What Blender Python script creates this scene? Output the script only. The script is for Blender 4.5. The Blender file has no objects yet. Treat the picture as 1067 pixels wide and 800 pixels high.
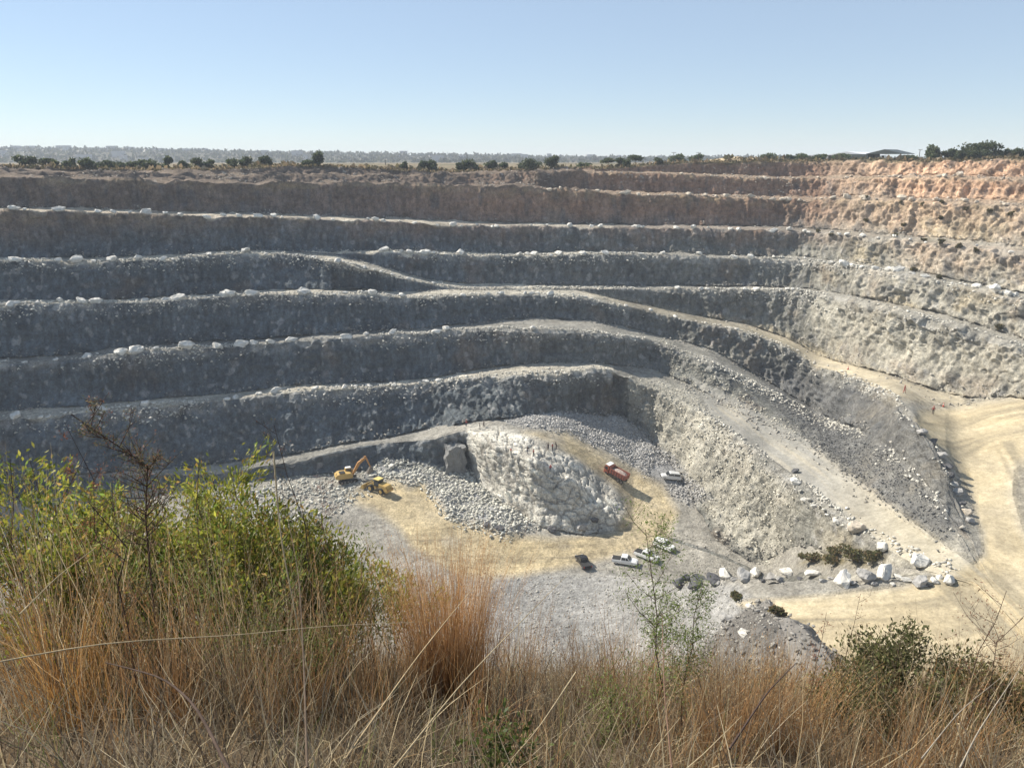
import bpy, bmesh, math, random
import numpy as np
from mathutils import Vector, Matrix
random.seed(7); rng = np.random.default_rng(7)
R = math.radians
scene = bpy.context.scene
COL = scene.collection

# ------------------------------------------------------------------ survey helpers
# eye of the photographer at the origin; photo 1067 x 800, focal length 776 px, looking 16.8 deg down
P = R(16.8); F = 776.0; CX = 533.5; CY = 400.0
SP, CP = math.sin(P), math.cos(P)
def tan_down(py):                       # fall per metre of forward distance
    dy = (np.asarray(py, float) - CY) / F
    return (SP + dy * CP) / (CP - dy * SP)
def xyz(px, Y, z):
    return (px - CX) / F * (Y * CP - z * SP), Y, z
def at(px, py, Y):                      # survey point: sighted at (px, py), Y metres forward
    z = -float(tan_down(py)) * Y
    x, y, z = xyz(px, Y, z)
    return Vector((x, y, z))
def project(p):
    d = p[..., 1] * CP - p[..., 2] * SP
    v = p[..., 1] * SP + p[..., 2] * CP
    return CX + F * p[..., 0] / d, CY - F * v / d

# ------------------------------------------------------------------ numpy noise
def _hash(i, j, k):
    h = (i * 374761393 + j * 668265263 + k * 2147483647 + 1013904223).astype(np.uint32)
    h = (h ^ (h >> np.uint32(13))) * np.uint32(1274126177)
    h = h ^ (h >> np.uint32(16))
    return (h & np.uint32(0xFFFFFF)).astype(np.float32) / np.float32(0x7FFFFF) - 1.0
def noise(p, s, seed=0):
    """value noise in -1..1; s = wavelength in metres, a number or three"""
    q = np.asarray(p, np.float32) / np.asarray(s, np.float32) + np.float32(seed * 17.31 + 100)
    i = np.floor(q); f = q - i; i = i.astype(np.int64)
    u = f * f * (3 - 2 * f)
    x, y, z = i[..., 0], i[..., 1], i[..., 2]
    ux, uy, uz = u[..., 0], u[..., 1], u[..., 2]
    def lx(jy, jz):
        a = _hash(x, y + jy, z + jz); b = _hash(x + 1, y + jy, z + jz)
        return a + (b - a) * ux
    a = lx(0, 0); a = a + (lx(1, 0) - a) * uy
    b = lx(0, 1); b = b + (lx(1, 1) - b) * uy
    return a + (b - a) * uz

# ------------------------------------------------------------------ mesh + tag helpers
def link(o, parent=None):
    COL.objects.link(o)
    if parent is not None: o.parent = parent
    return o
def mesh_obj(name, verts, faces, mat, parent=None, colors=None, smooth=False, mat_index=None):
    """faces: (M,3) or (M,4) array, or list of lists"""
    me = bpy.data.meshes.new(name)
    v = np.asarray(verts, np.float32)
    if isinstance(faces, np.ndarray):
        n = faces.shape[1]; m = len(faces)
        me.vertices.add(len(v)); me.vertices.foreach_set('co', v.ravel())
        me.loops.add(m * n); me.loops.foreach_set('vertex_index', faces.astype(np.int32).ravel())
        me.polygons.add(m); me.polygons.foreach_set('loop_start', np.arange(0, m * n, n, dtype=np.int32))
        me.update(calc_edges=True)
    else:
        me.from_pydata([tuple(q) for q in v], [], faces)
    if colors is not None:
        a = me.color_attributes.new('Col', 'FLOAT_COLOR', 'POINT')
        c = np.ones((len(v), 4), np.float32); c[:, :3] = colors
        a.data.foreach_set('color', c.ravel())
    if smooth: me.polygons.foreach_set('use_smooth', np.ones(len(me.polygons), bool))
    for mm in (mat if isinstance(mat, (list, tuple)) else [mat]): me.materials.append(mm)
    me.update()
    return link(bpy.data.objects.new(name, me), parent)
def tag(o, label=None, cat=None, group=None, kind=None):
    if label: o['label'] = label
    if cat: o['category'] = cat
    if group: o['group'] = group
    if kind: o['kind'] = kind
    return o
def empty(name, loc, rz=0.0, rot=None):
    o = bpy.data.objects.new(name, None); o.location = loc
    o.rotation_euler = rot if rot is not None else (0, 0, rz)
    o.empty_display_size = 0.5
    return link(o)
def copy_tree(o, parent=None):
    c = o.copy(); COL.objects.link(c)
    if parent is not None: c.parent = parent
    for ch in [q for q in o.children]: copy_tree(ch, c)
    return c

# ------------------------------------------------------------------ materials
def new_mat(name):
    m = bpy.data.materials.new(name); m.use_nodes = True
    nt = m.node_tree; b = nt.nodes['Principled BSDF']
    return m, nt, b
def nd(nt, typ, **kw):
    n = nt.nodes.new(typ)
    for k, v in kw.items():
        if k in n.inputs: n.inputs[k].default_value = v
        else: setattr(n, k, v)
    return n
def noise_node(nt, scale, detail=4, rough=0.6, vec=None, space='Object'):
    n = nd(nt, 'ShaderNodeTexNoise', Scale=scale, Detail=detail, Roughness=rough)
    if vec is None:
        vec = nt.nodes.get('TC') or nt.nodes.new('ShaderNodeTexCoord'); vec.name = 'TC'; vec = vec.outputs[space]
    nt.links.new(vec, n.inputs['Vector'])
    return n
def ramp(nt, src, stops):
    r = nd(nt, 'ShaderNodeValToRGB')
    e = r.color_ramp.elements
    while len(e) < len(stops): e.new(0.5)
    for el, (pos, c) in zip(e, stops):
        el.position = pos; el.color = (*c, 1) if not isinstance(c, (int, float)) else (c, c, c, 1)
    nt.links.new(src, r.inputs['Fac'])
    return r
def mul(nt, a, b, fac=1.0, mode='MULTIPLY'):
    m = nd(nt, 'ShaderNodeMixRGB', blend_type=mode); m.inputs['Fac'].default_value = fac
    for s, i in ((a, 'Color1'), (b, 'Color2')):
        if isinstance(s, tuple): m.inputs[i].default_value = (*s, 1)
        else: nt.links.new(s, m.inputs[i])
    return m.outputs['Color']
def bump(nt, b, src, dist, strength=1.0, prev=None):
    n = nd(nt, 'ShaderNodeBump', Distance=dist, Strength=strength)
    nt.links.new(src, n.inputs['Height'])
    if prev is not None: nt.links.new(prev, n.inputs['Normal'])
    nt.links.new(n.outputs['Normal'], b.inputs['Normal'])
    return n.outputs['Normal']
def plain(name, c, rough=0.6, metal=0.0, var=0.12, scale=6.0, spec=0.4):
    """a painted / worn surface: colour broken up by noise"""
    m, nt, b = new_mat(name)
    n = noise_node(nt, scale, 5)
    r = ramp(nt, n.outputs['Fac'], [(0.3, 1 - 2 * var), (0.7, 1.0)])
    nt.links.new(mul(nt, c, r.outputs['Color']), b.inputs['Base Color'])
    b.inputs['Roughness'].default_value = rough; b.inputs['Metallic'].default_value = metal
    b.inputs['Specular IOR Level'].default_value = spec
    return m
def attr_mat(name, rough=0.95, var=0.35, scales=(0.25, 2.0), bumps=((0.6, 0.5), (2.5, 0.16)), spec=0.08, cracks=None, translucent=0.0):
    """colour from the vertex layer that holds each piece's own colour, broken up by noise"""
    m, nt, b = new_mat(name)
    a = nd(nt, 'ShaderNodeVertexColor', layer_name='Col')
    c = a.outputs['Color']
    for s in scales:
        n = noise_node(nt, s, 6, 0.65)
        r = ramp(nt, n.outputs['Fac'], [(0.28, 1 - var), (0.5, 1.0), (0.72, 1 + var)])
        c = mul(nt, c, r.outputs['Color'])
    nt.links.new(c, b.inputs['Base Color'])
    prev = None
    if cracks:
        tc = nt.nodes['TC'].outputs['Object']
        for cs, cd in cracks:
            wn = noise_node(nt, cs * 0.7, 3)
            w = nd(nt, 'ShaderNodeVectorMath', operation='MULTIPLY_ADD')
            nt.links.new(wn.outputs['Color'], w.inputs[0]); w.inputs[1].default_value = (0.8 / cs,) * 3
            mp = nd(nt, 'ShaderNodeMapping'); mp.inputs['Rotation'].default_value = (.1, -.5, .2); mp.inputs['Scale'].default_value = (1.25, 1.0, .38)   # slabs longer than they are wide
            nt.links.new(tc, mp.inputs['Vector']); nt.links.new(mp.outputs['Vector'], w.inputs[2])
            v = nd(nt, 'ShaderNodeTexVoronoi', Scale=cs, feature='F1')
            nt.links.new(w.outputs[0], v.inputs['Vector'])
            prev = bump(nt, b, v.outputs['Color'], cd, 1.0, prev)
    for s, d in bumps:
        n = noise_node(nt, s, 6, 0.7)
        prev = bump(nt, b, n.outputs['Fac'], d, 1.0, prev)
    b.inputs['Roughness'].default_value = rough
    b.inputs['Specular IOR Level'].default_value = spec
    if translucent:
        tr = nd(nt, 'ShaderNodeBsdfTranslucent'); nt.links.new(c, tr.inputs['Color'])
        mx = nd(nt, 'ShaderNodeMixShader'); mx.inputs['Fac'].default_value = translucent
        nt.links.new(b.outputs['BSDF'], mx.inputs[1]); nt.links.new(tr.outputs['BSDF'], mx.inputs[2])
        nt.links.new(mx.outputs['Shader'], nt.nodes['Material Output'].inputs['Surface'])
    return m

M_rock = attr_mat('quarried rock', var=0.34, scales=(0.12, 0.8, 2.6), bumps=((0.9, 0.7), (2.6, 0.35)), cracks=((0.5, 0.6), (1.3, 0.28)))
M_dust = attr_mat('dusty ground', var=0.2, scales=(0.10, 1.1, 3.0), bumps=((1.2, 0.16), (4.0, 0.06)))
M_soil = attr_mat('hill soil', var=0.4, scales=(0.6, 6.0), bumps=((4.0, 0.1), (20.0, 0.03)))
M_stone = attr_mat('loose stone', var=0.25, scales=(0.9, 4.0), bumps=((2.5, 0.08),))

# ------------------------------------------------------------------ quarry: surveyed break lines (near -> far)
C = dict(
R=[(-260,168),(0,174),(100,177),(200,178),(260,176),(300,173.5),(340,174),(420,178),(470,180),(520,178),(600,177),(640,176),(700,171),(760,169.5),(800,169.5),(900,168.5),(980,169),(1067,168),(1330,163)],
T0=[(-260,172),(0,177),(260,181),(420,182),(520,178.6),(600,178),(690,179.5),(740,181.5),(800,184),(970,184.5),(1067,186),(1330,192)],
C0=[(-260,172.5),(0,177.5),(260,181.5),(420,182.5),(520,179.2),(600,179),(690,181.5),(740,184),(775,186),(850,186.5),(970,187),(1067,189),(1330,196)],
T1=[(-260,178),(0,182.5),(150,186),(260,189),(420,190.5),(520,193),(600,196),(650,200),(750,203),(800,204.5),(900,206),(1000,209.5),(1067,213),(1330,222)],
C1=[(-260,180),(0,184),(150,187.5),(260,191),(420,192.5),(520,195.5),(600,198.5),(650,202.5),(750,206),(800,207.5),(900,209),(1000,213),(1067,217),(1330,228)],
T2=[(-260,212),(0,216),(100,218.5),(170,221),(260,223),(400,227),(460,230),(530,232.5),(620,234),(700,235),(800,236),(850,239),(890,242),(940,246),(985,250),(1030,255),(1067,259),(1330,285)],
C2=[(-260,215),(0,219),(100,221.5),(170,224.5),(260,226.5),(400,231),(460,233.5),(530,235.5),(620,237.5),(700,238.5),(800,240),(850,243),(890,246.5),(940,251),(985,255.5),(1030,261),(1067,265.5),(1330,294)],
T3=[(-260,264),(0,267.5),(110,268),(180,265),(215,262),(250,260.5),(300,261.5),(350,263.5),(390,260),(430,261),(530,263.5),(620,261.5),(700,263),(755,266),(800,267),(840,267.5),(890,273),(930,279),(960,284),(985,290),(1020,297),(1045,303),(1067,307),(1330,352)],
C3=[(-260,264),(0,267.5),(110,268),(180,265),(215,262),(250,260.5),(300,261.5),(350,264.5),(390,263),(430,264.5),(530,267),(620,265.5),(700,266.5),(755,269.5),(800,270.5),(840,271.5),(890,278),(930,284.5),(960,290),(985,296),(1020,303.5),(1045,310),(1067,314),(1330,362)],
TA=[(-260,264),(0,267.5),(110,268),(180,265),(215,262),(250,260.5),(300,261.5),(350,265.5),(370,271),(400,279),(430,287),(455,292.5),(490,295.5),(520,296.5),(600,297.5),(700,297.5),(800,298.5),(840,300),(880,306),(910,313),(950,321),(985,329),(1029,343),(1067,354),(1330,420)],
CA=[(-260,269),(0,272),(110,273),(180,270),(215,267),(250,265),(290,265),(326,269),(356,276),(387,283.5),(412,289),(442,295.5),(462,299.5),(490,301.5),(520,301.5),(560,301.5),(600,301),(700,301.5),(800,303),(840,304.5),(880,311),(910,319),(950,329),(985,338),(1029,352),(1067,363),(1330,435)],
TB=[(-260,312),(0,312),(100,311.5),(170,309),(230,304.5),(270,302),(330,301),(380,302),(420,304),(445,303),(462,302),(500,302.3),(560,302.3),(600,302.5),(615,305),(640,311),(667,316),(704,324),(743,331),(782,338),(824,353),(855,371),(894,381),(935,392),(972,405),(998,413),(1030,414),(1067,414),(1330,470)],
CB=[(-260,319),(0,318),(100,316),(170,314),(230,309.5),(270,307.5),(330,307),(380,308),(430,311),(460,309),(500,308),(560,308),(600,310),(640,318),(667,322),(704,331),(743,340),(782,348),(824,364),(855,383),(894,396),(935,415),(955,440),(975,475),(995,520),(1012,560),(1030,600),(1067,640),(1330,700)],
T5=[(-260,385),(0,372),(60,370),(85,367),(120,362),(190,356),(270,353),(330,347),(390,344),(440,341),(480,337),(530,333),(560,331),(600,332),(640,337),(690,350),(743,364),(775,383),(800,397),(840,420),(870,440),(900,455),(940,480),(975,510),(1000,548),(1020,585),(1045,620),(1067,650),(1330,715)],
C5=[(-260,394),(0,380),(60,377.5),(120,371),(190,364),(270,359),(330,354),(390,351),(440,348),(480,345),(530,344),(600,346),(650,352),(683,357),(720,370),(760,388),(800,408),(840,428),(870,446),(900,460),(940,485),(975,514),(1000,551),(1020,588),(1045,623),(1067,653),(1330,718)],
T6=[(-260,440),(0,427),(100,420.5),(150,416),(260,406),(310,400),(400,396.5),(460,391),(480,387),(530,380),(570,377),(620,377),(680,383),(710,396),(740,411),(770,427),(800,444),(842,465),(880,496),(907,518),(950,548),(1000,583),(1020,596),(1045,628),(1067,657),(1330,720)],
C6=[(-260,450),(0,437),(100,429),(150,425),(260,415),(310,409),(400,403),(460,399),(530,391),(570,389),(620,390),(655,395),(680,404),(710,418),(740,436),(770,458),(800,480),(842,510),(870,534),(907,558),(950,582),(985,598),(1020,606),(1045,634),(1067,661),(1330,724)],
T7=[(-260,510),(0,500),(200,485),(300,472),(370,459),(420,450),(460,443),(530,434),(560,431),(600,428),(640,431),(660,442),(690,468),(720,515),(745,560),(790,590),(1330,590)],
C8=[(-260,520),(0,510),(200,495),(300,482),(370,466),(420,460),(470,457),(490,456),(520,465),(570,485),(605,507),(625,526),(642,543),(660,550),(700,560),(745,575),(790,594),(1330,594)],
T8=[(-260,530),(0,520),(200,505),(300,495),(380,488),(470,488),(488,490),(500,505),(530,528),(560,545),(600,553),(640,552),(660,553),(700,563),(745,578),(790,597),(1330,597)],
CN=[(-260,600),(640,600),(700,606),(730,606),(760,603),(860,603),(930,606),(985,606),(1010,612),(1045,645),(1067,668),(1330,730)],
)
NC = 1480
PXC = np.linspace(-262, 1332, NC)
def smooth1(a, sig):
    k = int(sig * 3); w = np.exp(-0.5 * (np.arange(-k, k + 1) / sig) ** 2); w /= w.sum()
    return np.convolve(np.pad(a, k, mode='edge'), w, 'valid')
def tab(pts, sig=4.0):
    a = np.array(pts, float); return smooth1(np.interp(PXC, a[:, 0], a[:, 1]), sig)
Yp = {k: tab(v) for k, v in C.items()}
S = {k: tan_down(v) for k, v in Yp.items()}
YF, ZF = {}, {}
YF['C1'] = tab([(-260,200),(0,216),(300,245),(520,266),(640,267),(700,266),(850,262),(885,247),(1067,203),(1330,160)], 22)
YF['C1'] = np.where(PXC < 640, tab([(-260,190),(0,213),(150,229),(300,246),(400,257),(520,267),(640,267),(850,264)], 60), YF['C1'])
ZF['C1'] = -S['C1'] * YF['C1']
def face_down(c, t, k):
    z = -S[t] * (YF[c] - k * ZF[c]) / (1 + S[t] * k); ZF[t] = z; YF[t] = -z / S[t]
def ledge(a, b):                        # b at the height of a
    ZF[b] = ZF[a].copy(); YF[b] = -ZF[b] / S[b]
def face_up(t, c, k):
    z = -S[c] * (YF[t] - k * ZF[t]) / (1 + S[c] * k); ZF[c] = z; YF[c] = YF[t] + k * (z - ZF[t])
kk = tab([(-260,.28),(800,.28),(870,.55),(1330,.75)], 10)
ledge('C1', 'T1')
YF['T1'] = np.minimum(YF['T1'], YF['C1'] + 14); ZF['T1'] = -S['T1'] * YF['T1']
for a, b, k in (('T1','C0',None), ('C0','T0',0), ('T0','R',None)):
    if k == 0:
        ledge(a, b); YF[b] = np.minimum(YF[b], YF[a] + 12); ZF[b] = -S[b] * YF[b]
    else: face_up(a, b, np.where(PXC < 560, 1.6, kk))
for c, t, c2 in (('C1','T2','C2'), ('C2','T3','C3'), ('C3','TA','CA'), ('CA','TB','CB'), ('CB','T5','C5'), ('C5','T6','C6')):
    k = kk
    if t == 'T5': k = tab([(-260,.28),(690,.28),(760,.6),(1330,.8)], 10)
    if t == 'T6': k = tab([(-260,.28),(670,.28),(720,1.0),(1330,1.0)], 10)
    face_down(c, t, k); ledge(t, c2)
ww = np.clip((640 - PXC) / 80, 0, 1)
for t_, c_ in (('TB','CB'), ('T5','C5'), ('T6','C6')):   # the lower benches run smoothly past the ramp
    YF[t_] = YF[t_] * (1 - ww) + smooth1(YF[t_], 55) * ww; ZF[t_] = -S[t_] * YF[t_]; ledge(t_, c_)
def setz(name, pts, x0, x1):            # explicit heights right of x1, blended in from x0
    w = np.clip((PXC - x0) / (x1 - x0), 0, 1); w = w * w * (3 - 2 * w)
    ZF[name] = ZF[name] * (1 - w) + tab(pts) * w; YF[name] = -ZF[name] / S[name]
setz('CB', [(940,-46.5),(955,-47.2),(975,-48.5),(995,-50.3),(1012,-51.4),(1030,-51.9),(1067,-52.1),(1330,-52.1)], 900, 955)
zt6 = [(700,-57),(740,-59),(800,-60.5),(842,-59),(900,-56.8),(950,-54.3),(985,-52.8),(1010,-52.0),(1030,-52.0),(1067,-52.2),(1330,-52.2)]
setz('T6', zt6, 690, 780); setz('C6', zt6, 690, 780)
face_down('C6', 'T7', tab([(-260,.3),(620,.3),(680,.9),(1330,.9)], 10))
setz('T7', [(520,-62),(600,-63.8),(640,-65),(660,-67),(690,-71),(720,-75.5),(745,-77),(1330,-77)], 430, 520)
wl = np.clip((500 - PXC) / 60, 0, 1); ZF['T7'] = ZF['T7'] + 1.4 * wl; YF['T7'] = -ZF['T7'] / S['T7']
ZF['C8'] = ZF['T7'].copy()
w = np.clip((PXC - 560) / 100, 0, 1); ZF['C8'] = ZF['C8'] * (1 - w) + w * tab([(-260,-70),(555,-67.8),(585,-72),(612,-75.4),(632,-77),(1330,-77)])
YF['C8'] = -ZF['C8'] / S['C8']
ZF['T8'] = tab([(-260,-74),(300,-73.2),(400,-72),(470,-72.5),(530,-75.5),(600,-77),(1330,-77.3)]); YF['T8'] = -ZF['T8'] / S['T8']
zcn = [(-260,-77.3),(640,-77.3),(690,-70),(740,-60),(790,-56),(860,-54.5),(985,-53),(1020,-52.5),(1067,-52.2),(1330,-52.2)]
ZF['CN'] = tab(zcn, 22); YF['CN'] = -ZF['CN'] / S['CN']
ZF['N0'] = tab(zcn, 22) - 0.6; YF['N0'] = -ZF['N0'] / tan_down(np.full(NC, 745.0))
# the gully behind the boulder row, seen only in part
def blend_right(name, f, dz):
    w = np.clip((PXC - 770) / 60, 0, 1); w = w * w * (3 - 2 * w)
    yy = YF['CN'] + (YF['C6'] - YF['CN']) * f; line = ZF['CN'] + (ZF['C6'] - ZF['CN']) * f
    zz = np.minimum(line, line + tab([(-260,-20),(790,-19),(842,-10),(900,-4.5),(950,-1),(985,0),(1330,0)]) * dz)
    YF[name] = YF[name] * (1 - w) + yy * w; ZF[name] = ZF[name] * (1 - w) + zz * w
blend_right('T7', .80, .8); blend_right('C8', .62, 1); blend_right('T8', .5, 1)
YF['TN'] = np.minimum(YF['CN'] + np.interp(PXC, [640, 720, 800, 900, 985], [.5, 9, 9, 5, .5]), YF['CN'] + .4 * (YF['T8'] - YF['CN']))
ZF['TN'] = np.where(PXC < 800, ZF['T8'], 0)
w = np.clip((PXC - 770) / 60, 0, 1); fr = (YF['TN'] - YF['CN']) / (YF['C6'] - YF['CN'] + 1e-6)
ZF['TN'] = -77.3 * (1 - w) + w * (ZF['CN'] + (ZF['C6'] - ZF['CN']) * fr + np.interp(PXC, [790, 842, 900, 950, 985], [-17, -8, -3.5, -.8, 0]))
# scree right of the crag: on the straight slope between track and haul road
w = np.clip((PXC - 850) / 60, 0, 1)
for n, f in (('C5', .42), ('T5', .5)):
    YF[n] = YF[n] * (1 - w) + w * (YF['T6'] + (YF['CB'] - YF['T6']) * f)
    ZF[n] = ZF[n] * (1 - w) + w * (ZF['T6'] + (ZF['CB'] - ZF['T6']) * f)
wr_ = np.clip((PXC - 985) / 35, 0, 1)
for n in ('C6', 'T6', 'C5', 'T5', 'CB'):                # right of the bend everything is one road surface
    YF[n] = np.maximum(YF[n], YF['CN'] + .3)
    zl = ZF['CN'] + (ZF['TB'] - ZF['CN']) * np.clip((YF[n] - YF['CN']) / (YF['TB'] - YF['CN']), 0, 1)
    ZF[n] = ZF[n] * (1 - wr_) + zl * wr_
# near wall of the pit, under the photographer's hill
for n, Yv, fz in (('H0', 11.0, None), ('H1', 26.0, None), ('H2', .55, None)): pass
YF['H0'] = np.full(NC, 9.5); ZF['H0'] = np.full(NC, -9.6)
YF['H1'] = np.full(NC, 20.0); ZF['H1'] = np.full(NC, -24.0)
YF['H2'] = 20 + (YF['N0'] - 20) * .55; ZF['H2'] = np.minimum(-24 + (ZF['N0'] + 24) * .72, -YF['H2'] * 1.0)
# plateau beyond the rim
for n, m_, zz in (('P1', 12, -1), ('P2', 60, -2.2), ('P3', 250, -3.5), ('P4', 900, -6), ('P5', 2350, -8)):
    YF[n] = YF['R'] + m_
    ZF[n] = ZF['R'] + (zz - ZF['R']) * min(1, m_ / 250) if m_ < 250 else np.full(NC, float(zz))
ORDER = ['H0','H1','H2','N0','CN','TN','T8','C8','T7','C6','T6','C5','T5','CB','TB','CA','TA','C3','T3','C2','T2','C1','T1','C0','T0','R','P1','P2','P3','P4','P5']
FACES = {('T8','C8'),('T7','C6'),('T6','C5'),('T5','CB'),('TB','CA'),('TA','C3'),('T3','C2'),('T2','C1'),('T1','C0'),('T0','R'),('CN','TN')}
# keep every column running outward
for a, b in zip(ORDER[3:], ORDER[4:]):
    YF[b] = np.maximum(YF[b], YF[a] + 0.06)
# ------------------------------------------------------------------ quarry mesh from the break lines
seg_rows = []
INX = (PXC > -20) & (PXC < 1090)
for a, b in zip(ORDER[:-1], ORDER[1:]):
    if a in ('H0', 'H1', 'H2'): n = 8
    elif a.startswith('P') or b.startswith('P'): n = 6
    else:
        pa = project(np.stack(xyz(PXC, YF[a], ZF[a]), -1))[1]; pb = project(np.stack(xyz(PXC, YF[b], ZF[b]), -1))[1]
        n = int(np.clip(np.percentile(np.abs(pa - pb)[INX], 97) * 1.15, 4, 110))
        if (a, b) == ('CN', 'TN'): n = 10
    seg_rows.append(n)
rowY, rowZ, rowS, rowV, ROW = [], [], [], [], {}
for si, (a, b, n) in enumerate(zip(ORDER[:-1], ORDER[1:], seg_rows)):
    ROW[a] = len(rowY)
    for j in range(n):
        v = j / n
        rowY.append(YF[a] * (1 - v) + YF[b] * v); rowZ.append(ZF[a] * (1 - v) + ZF[b] * v)
        rowS.append(si); rowV.append(v)
ROW[ORDER[-1]] = len(rowY); rowY.append(YF['P5']); rowZ.append(ZF['P5']); rowS.append(len(seg_rows) - 1); rowV.append(1.0)
Yg = np.array(rowY); Zg = np.array(rowZ); rowS = np.array(rowS); rowV = np.array(rowV)
NR = len(Yg)
Xg = (PXC - CX)[None, :] / F * (Yg * CP - Zg * SP)
V0 = np.stack([Xg, Yg, Zg], -1).astype(np.float32)
gpx = np.broadcast_to(PXC, (NR, NC)); _, gpy = project(V0)
segname = [(a, b) for a, b in zip(ORDER[:-1], ORDER[1:])]
isface = np.array([s in FACES for s in segname])[rowS]
# height of the face each row belongs to
fh = np.array([np.abs(ZF[a] - ZF[b]) for a, b in segname])[rowS]
ext = lambda nm, lo, hi, soft=8.: np.clip((gpx - lo) / soft, 0, 1) * np.clip((hi - gpx) / soft, 0, 1)

def poly_mask(pts, soft=3.0):
    """1 inside the surveyed outline, fading over `soft` photo pixels"""
    pts = np.array(pts, float); x, y = gpx, gpy
    inside = np.zeros(x.shape, bool); dist = np.full(x.shape, 1e9)
    for (x0, y0), (x1, y1) in zip(pts, np.roll(pts, -1, 0)):
        c = ((y0 > y) != (y1 > y)) & (x < (x1 - x0) * (y - y0) / (y1 - y0 + 1e-9) + x0)
        inside ^= c
        tt = np.clip(((x - x0) * (x1 - x0) + (y - y0) * (y1 - y0)) / ((x1 - x0) ** 2 + (y1 - y0) ** 2 + 1e-9), 0, 1)
        dist = np.minimum(dist, np.hypot(x - x0 - tt * (x1 - x0), y - y0 - tt * (y1 - y0)))
    sd = np.where(inside, dist, -dist)
    return np.clip(0.5 + sd / (2 * soft), 0, 1).astype(np.float32)
front = (Yg > 60) & (Yg < 400)
PM = lambda pts, soft=3.0: poly_mask(pts, soft) * front
segis = lambda *n: np.isin(rowS, [segname.index(q) for q in n])[:, None]

# surveyed areas
m_yroad = np.maximum.reduce([
    PM([(958,430),(985,424),(1120,408),(1400,404),(1400,800),(840,800),(790,645),(770,628),(860,622),(940,612),(985,602),(1012,590),(1026,578),(1024,556),(1010,510),(985,470),(950,447)], 5),
    PM([(770,335),(800,338),(870,372),(960,400),(1010,415),(1000,430),(950,418),(850,385),(790,355)], 4) * .55,
    PM([(600,302),(650,310),(720,325),(790,337),(790,352),(720,338),(650,320)], 3) * .35])
m_isle = PM([(1110,466),(1075,474),(1056,490),(1054,515),(1064,550),(1085,590),(1200,640),(1300,460)], 9)
m_track = PM([(720,392),(770,418),(830,450),(880,490),(930,530),(1000,580),(1030,600),(985,606),(930,575),(870,528),(800,475),(740,430)], 5)
m_floor_y = np.maximum.reduce([
    PM([(395,520),(440,505),(470,540),(520,558),(580,562),(640,552),(655,520),(640,505),(610,485),(575,462),(545,452),(590,452),(640,480),(690,508),(706,535),(695,560),(665,574),(600,588),(540,600),(480,600),(430,570)], 5),
    PM([(395,500),(420,505),(450,528),(470,556),(430,560),(390,530),(360,520)], 6)])
m_outcrop = PM([(488,446),(520,446),(560,458),(600,480),(637,509),(651,533),(640,552),(600,556),(560,548),(525,530),(497,496)], 5)
m_heap = PM([(380,498),(400,482),(440,484),(490,490),(505,510),(560,548),(530,562),(470,545),(440,508),(400,505)], 5)
m_rub1 = PM([(530,440),(580,430),(640,434),(665,445),(700,475),(740,520),(720,525),(690,505),(640,470),(590,448)], 5)
m_gravel = PM([(520,600),(640,598),(705,608),(770,608),(800,640),(830,800),(480,800),(500,640)], 5)
m_dark = PM([(790,380),(840,385),(900,405),(950,425),(965,450),(990,500),(1000,545),(985,565),(940,535),(900,510),(840,455),(800,415)], 8)
m_cream = np.maximum(PM([(690,400),(720,410),(780,470),(840,520),(830,560),(800,590),(760,560),(720,510),(690,460),(650,420),(655,396)], 6),
    PM([(850,310),(900,325),(980,350),(1080,372),(1080,398),(1000,392),(900,365),(850,345)], 6))
m_green = PM([(835,588),(848,576),(890,570),(925,580),(915,592)], 6)

m_floor_y = m_floor_y * (1 - m_outcrop)
m_yroad = m_yroad * (1 - segis(('T5','CB')) * (gpx > 700) * np.clip((1000 - gpx) / 20, 0, 1))
# ---- large shapes added in metres
Z = V0[..., 2].copy()
n_big = noise(V0, 14, 3); n_mid = noise(V0, 5, 4); n_sml = noise(V0, 1.8, 5)
Z += 1.7 * m_heap * (0.6 + .5 * n_mid) * segis(('TN','T8'), ('T8','C8'))
Z += 1.0 * m_rub1 * (0.6 + .5 * n_mid)
Z += .5 * m_outcrop * n_mid
# spoil mound beside the lower road, its right side cut steep by the road
fa, fb = V0[ROW['N0'] + 60, 0], None
def w0(px, py):
    c = int(np.clip(round((px - PXC[0]) / (PXC[1] - PXC[0])), 1, NC - 2)); r = ROW['N0']
    k = np.where(gpy[r:, c] <= py)[0]; return V0[r + (int(k[0]) if len(k) else 0), c]
fa, fb = w0(806, 634), w0(880, 702); fl = math.hypot(fb[0] - fa[0], fb[1] - fa[1]); fu = ((fb[0] - fa[0]) / fl, (fb[1] - fa[1]) / fl)
m_al = (V0[..., 0] - fa[0]) * fu[0] + (V0[..., 1] - fa[1]) * fu[1]
m_sd = (V0[..., 0] - fa[0]) * fu[1] - (V0[..., 1] - fa[1]) * fu[0]     # metres left of the foot of the bank
m_sd = m_sd + .8 * n_sml + 1.0 * n_mid
mh = np.clip(np.minimum(1.25 * m_sd, 1.6 + .45 * np.clip(m_al, -3, 12)), 0, 6.0) * np.clip((15 - m_sd) / 8, 0, 1) * np.clip((m_al + 6) / 6, 0, 1) * segis(('N0','CN'), ('H2','N0'), ('CN','TN'))
mound = np.clip(mh / 1.0, 0, 1)
Z += mh
# pale stockpile on the far rim
stock = np.clip(1 - np.abs((gpx - 768) / 34), 0, 1) ** .7 * segis(('R','P1'), ('P1','P2')) * np.clip((Yg - YF['R'] - 2) / 12, 0, 1) * np.clip((YF['R'] + 60 - Yg) / 20, 0, 1)
Z += stock * 1.9
right0 = np.clip((gpx - 985) / 25, 0, 1) * (gpy > 425)
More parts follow.
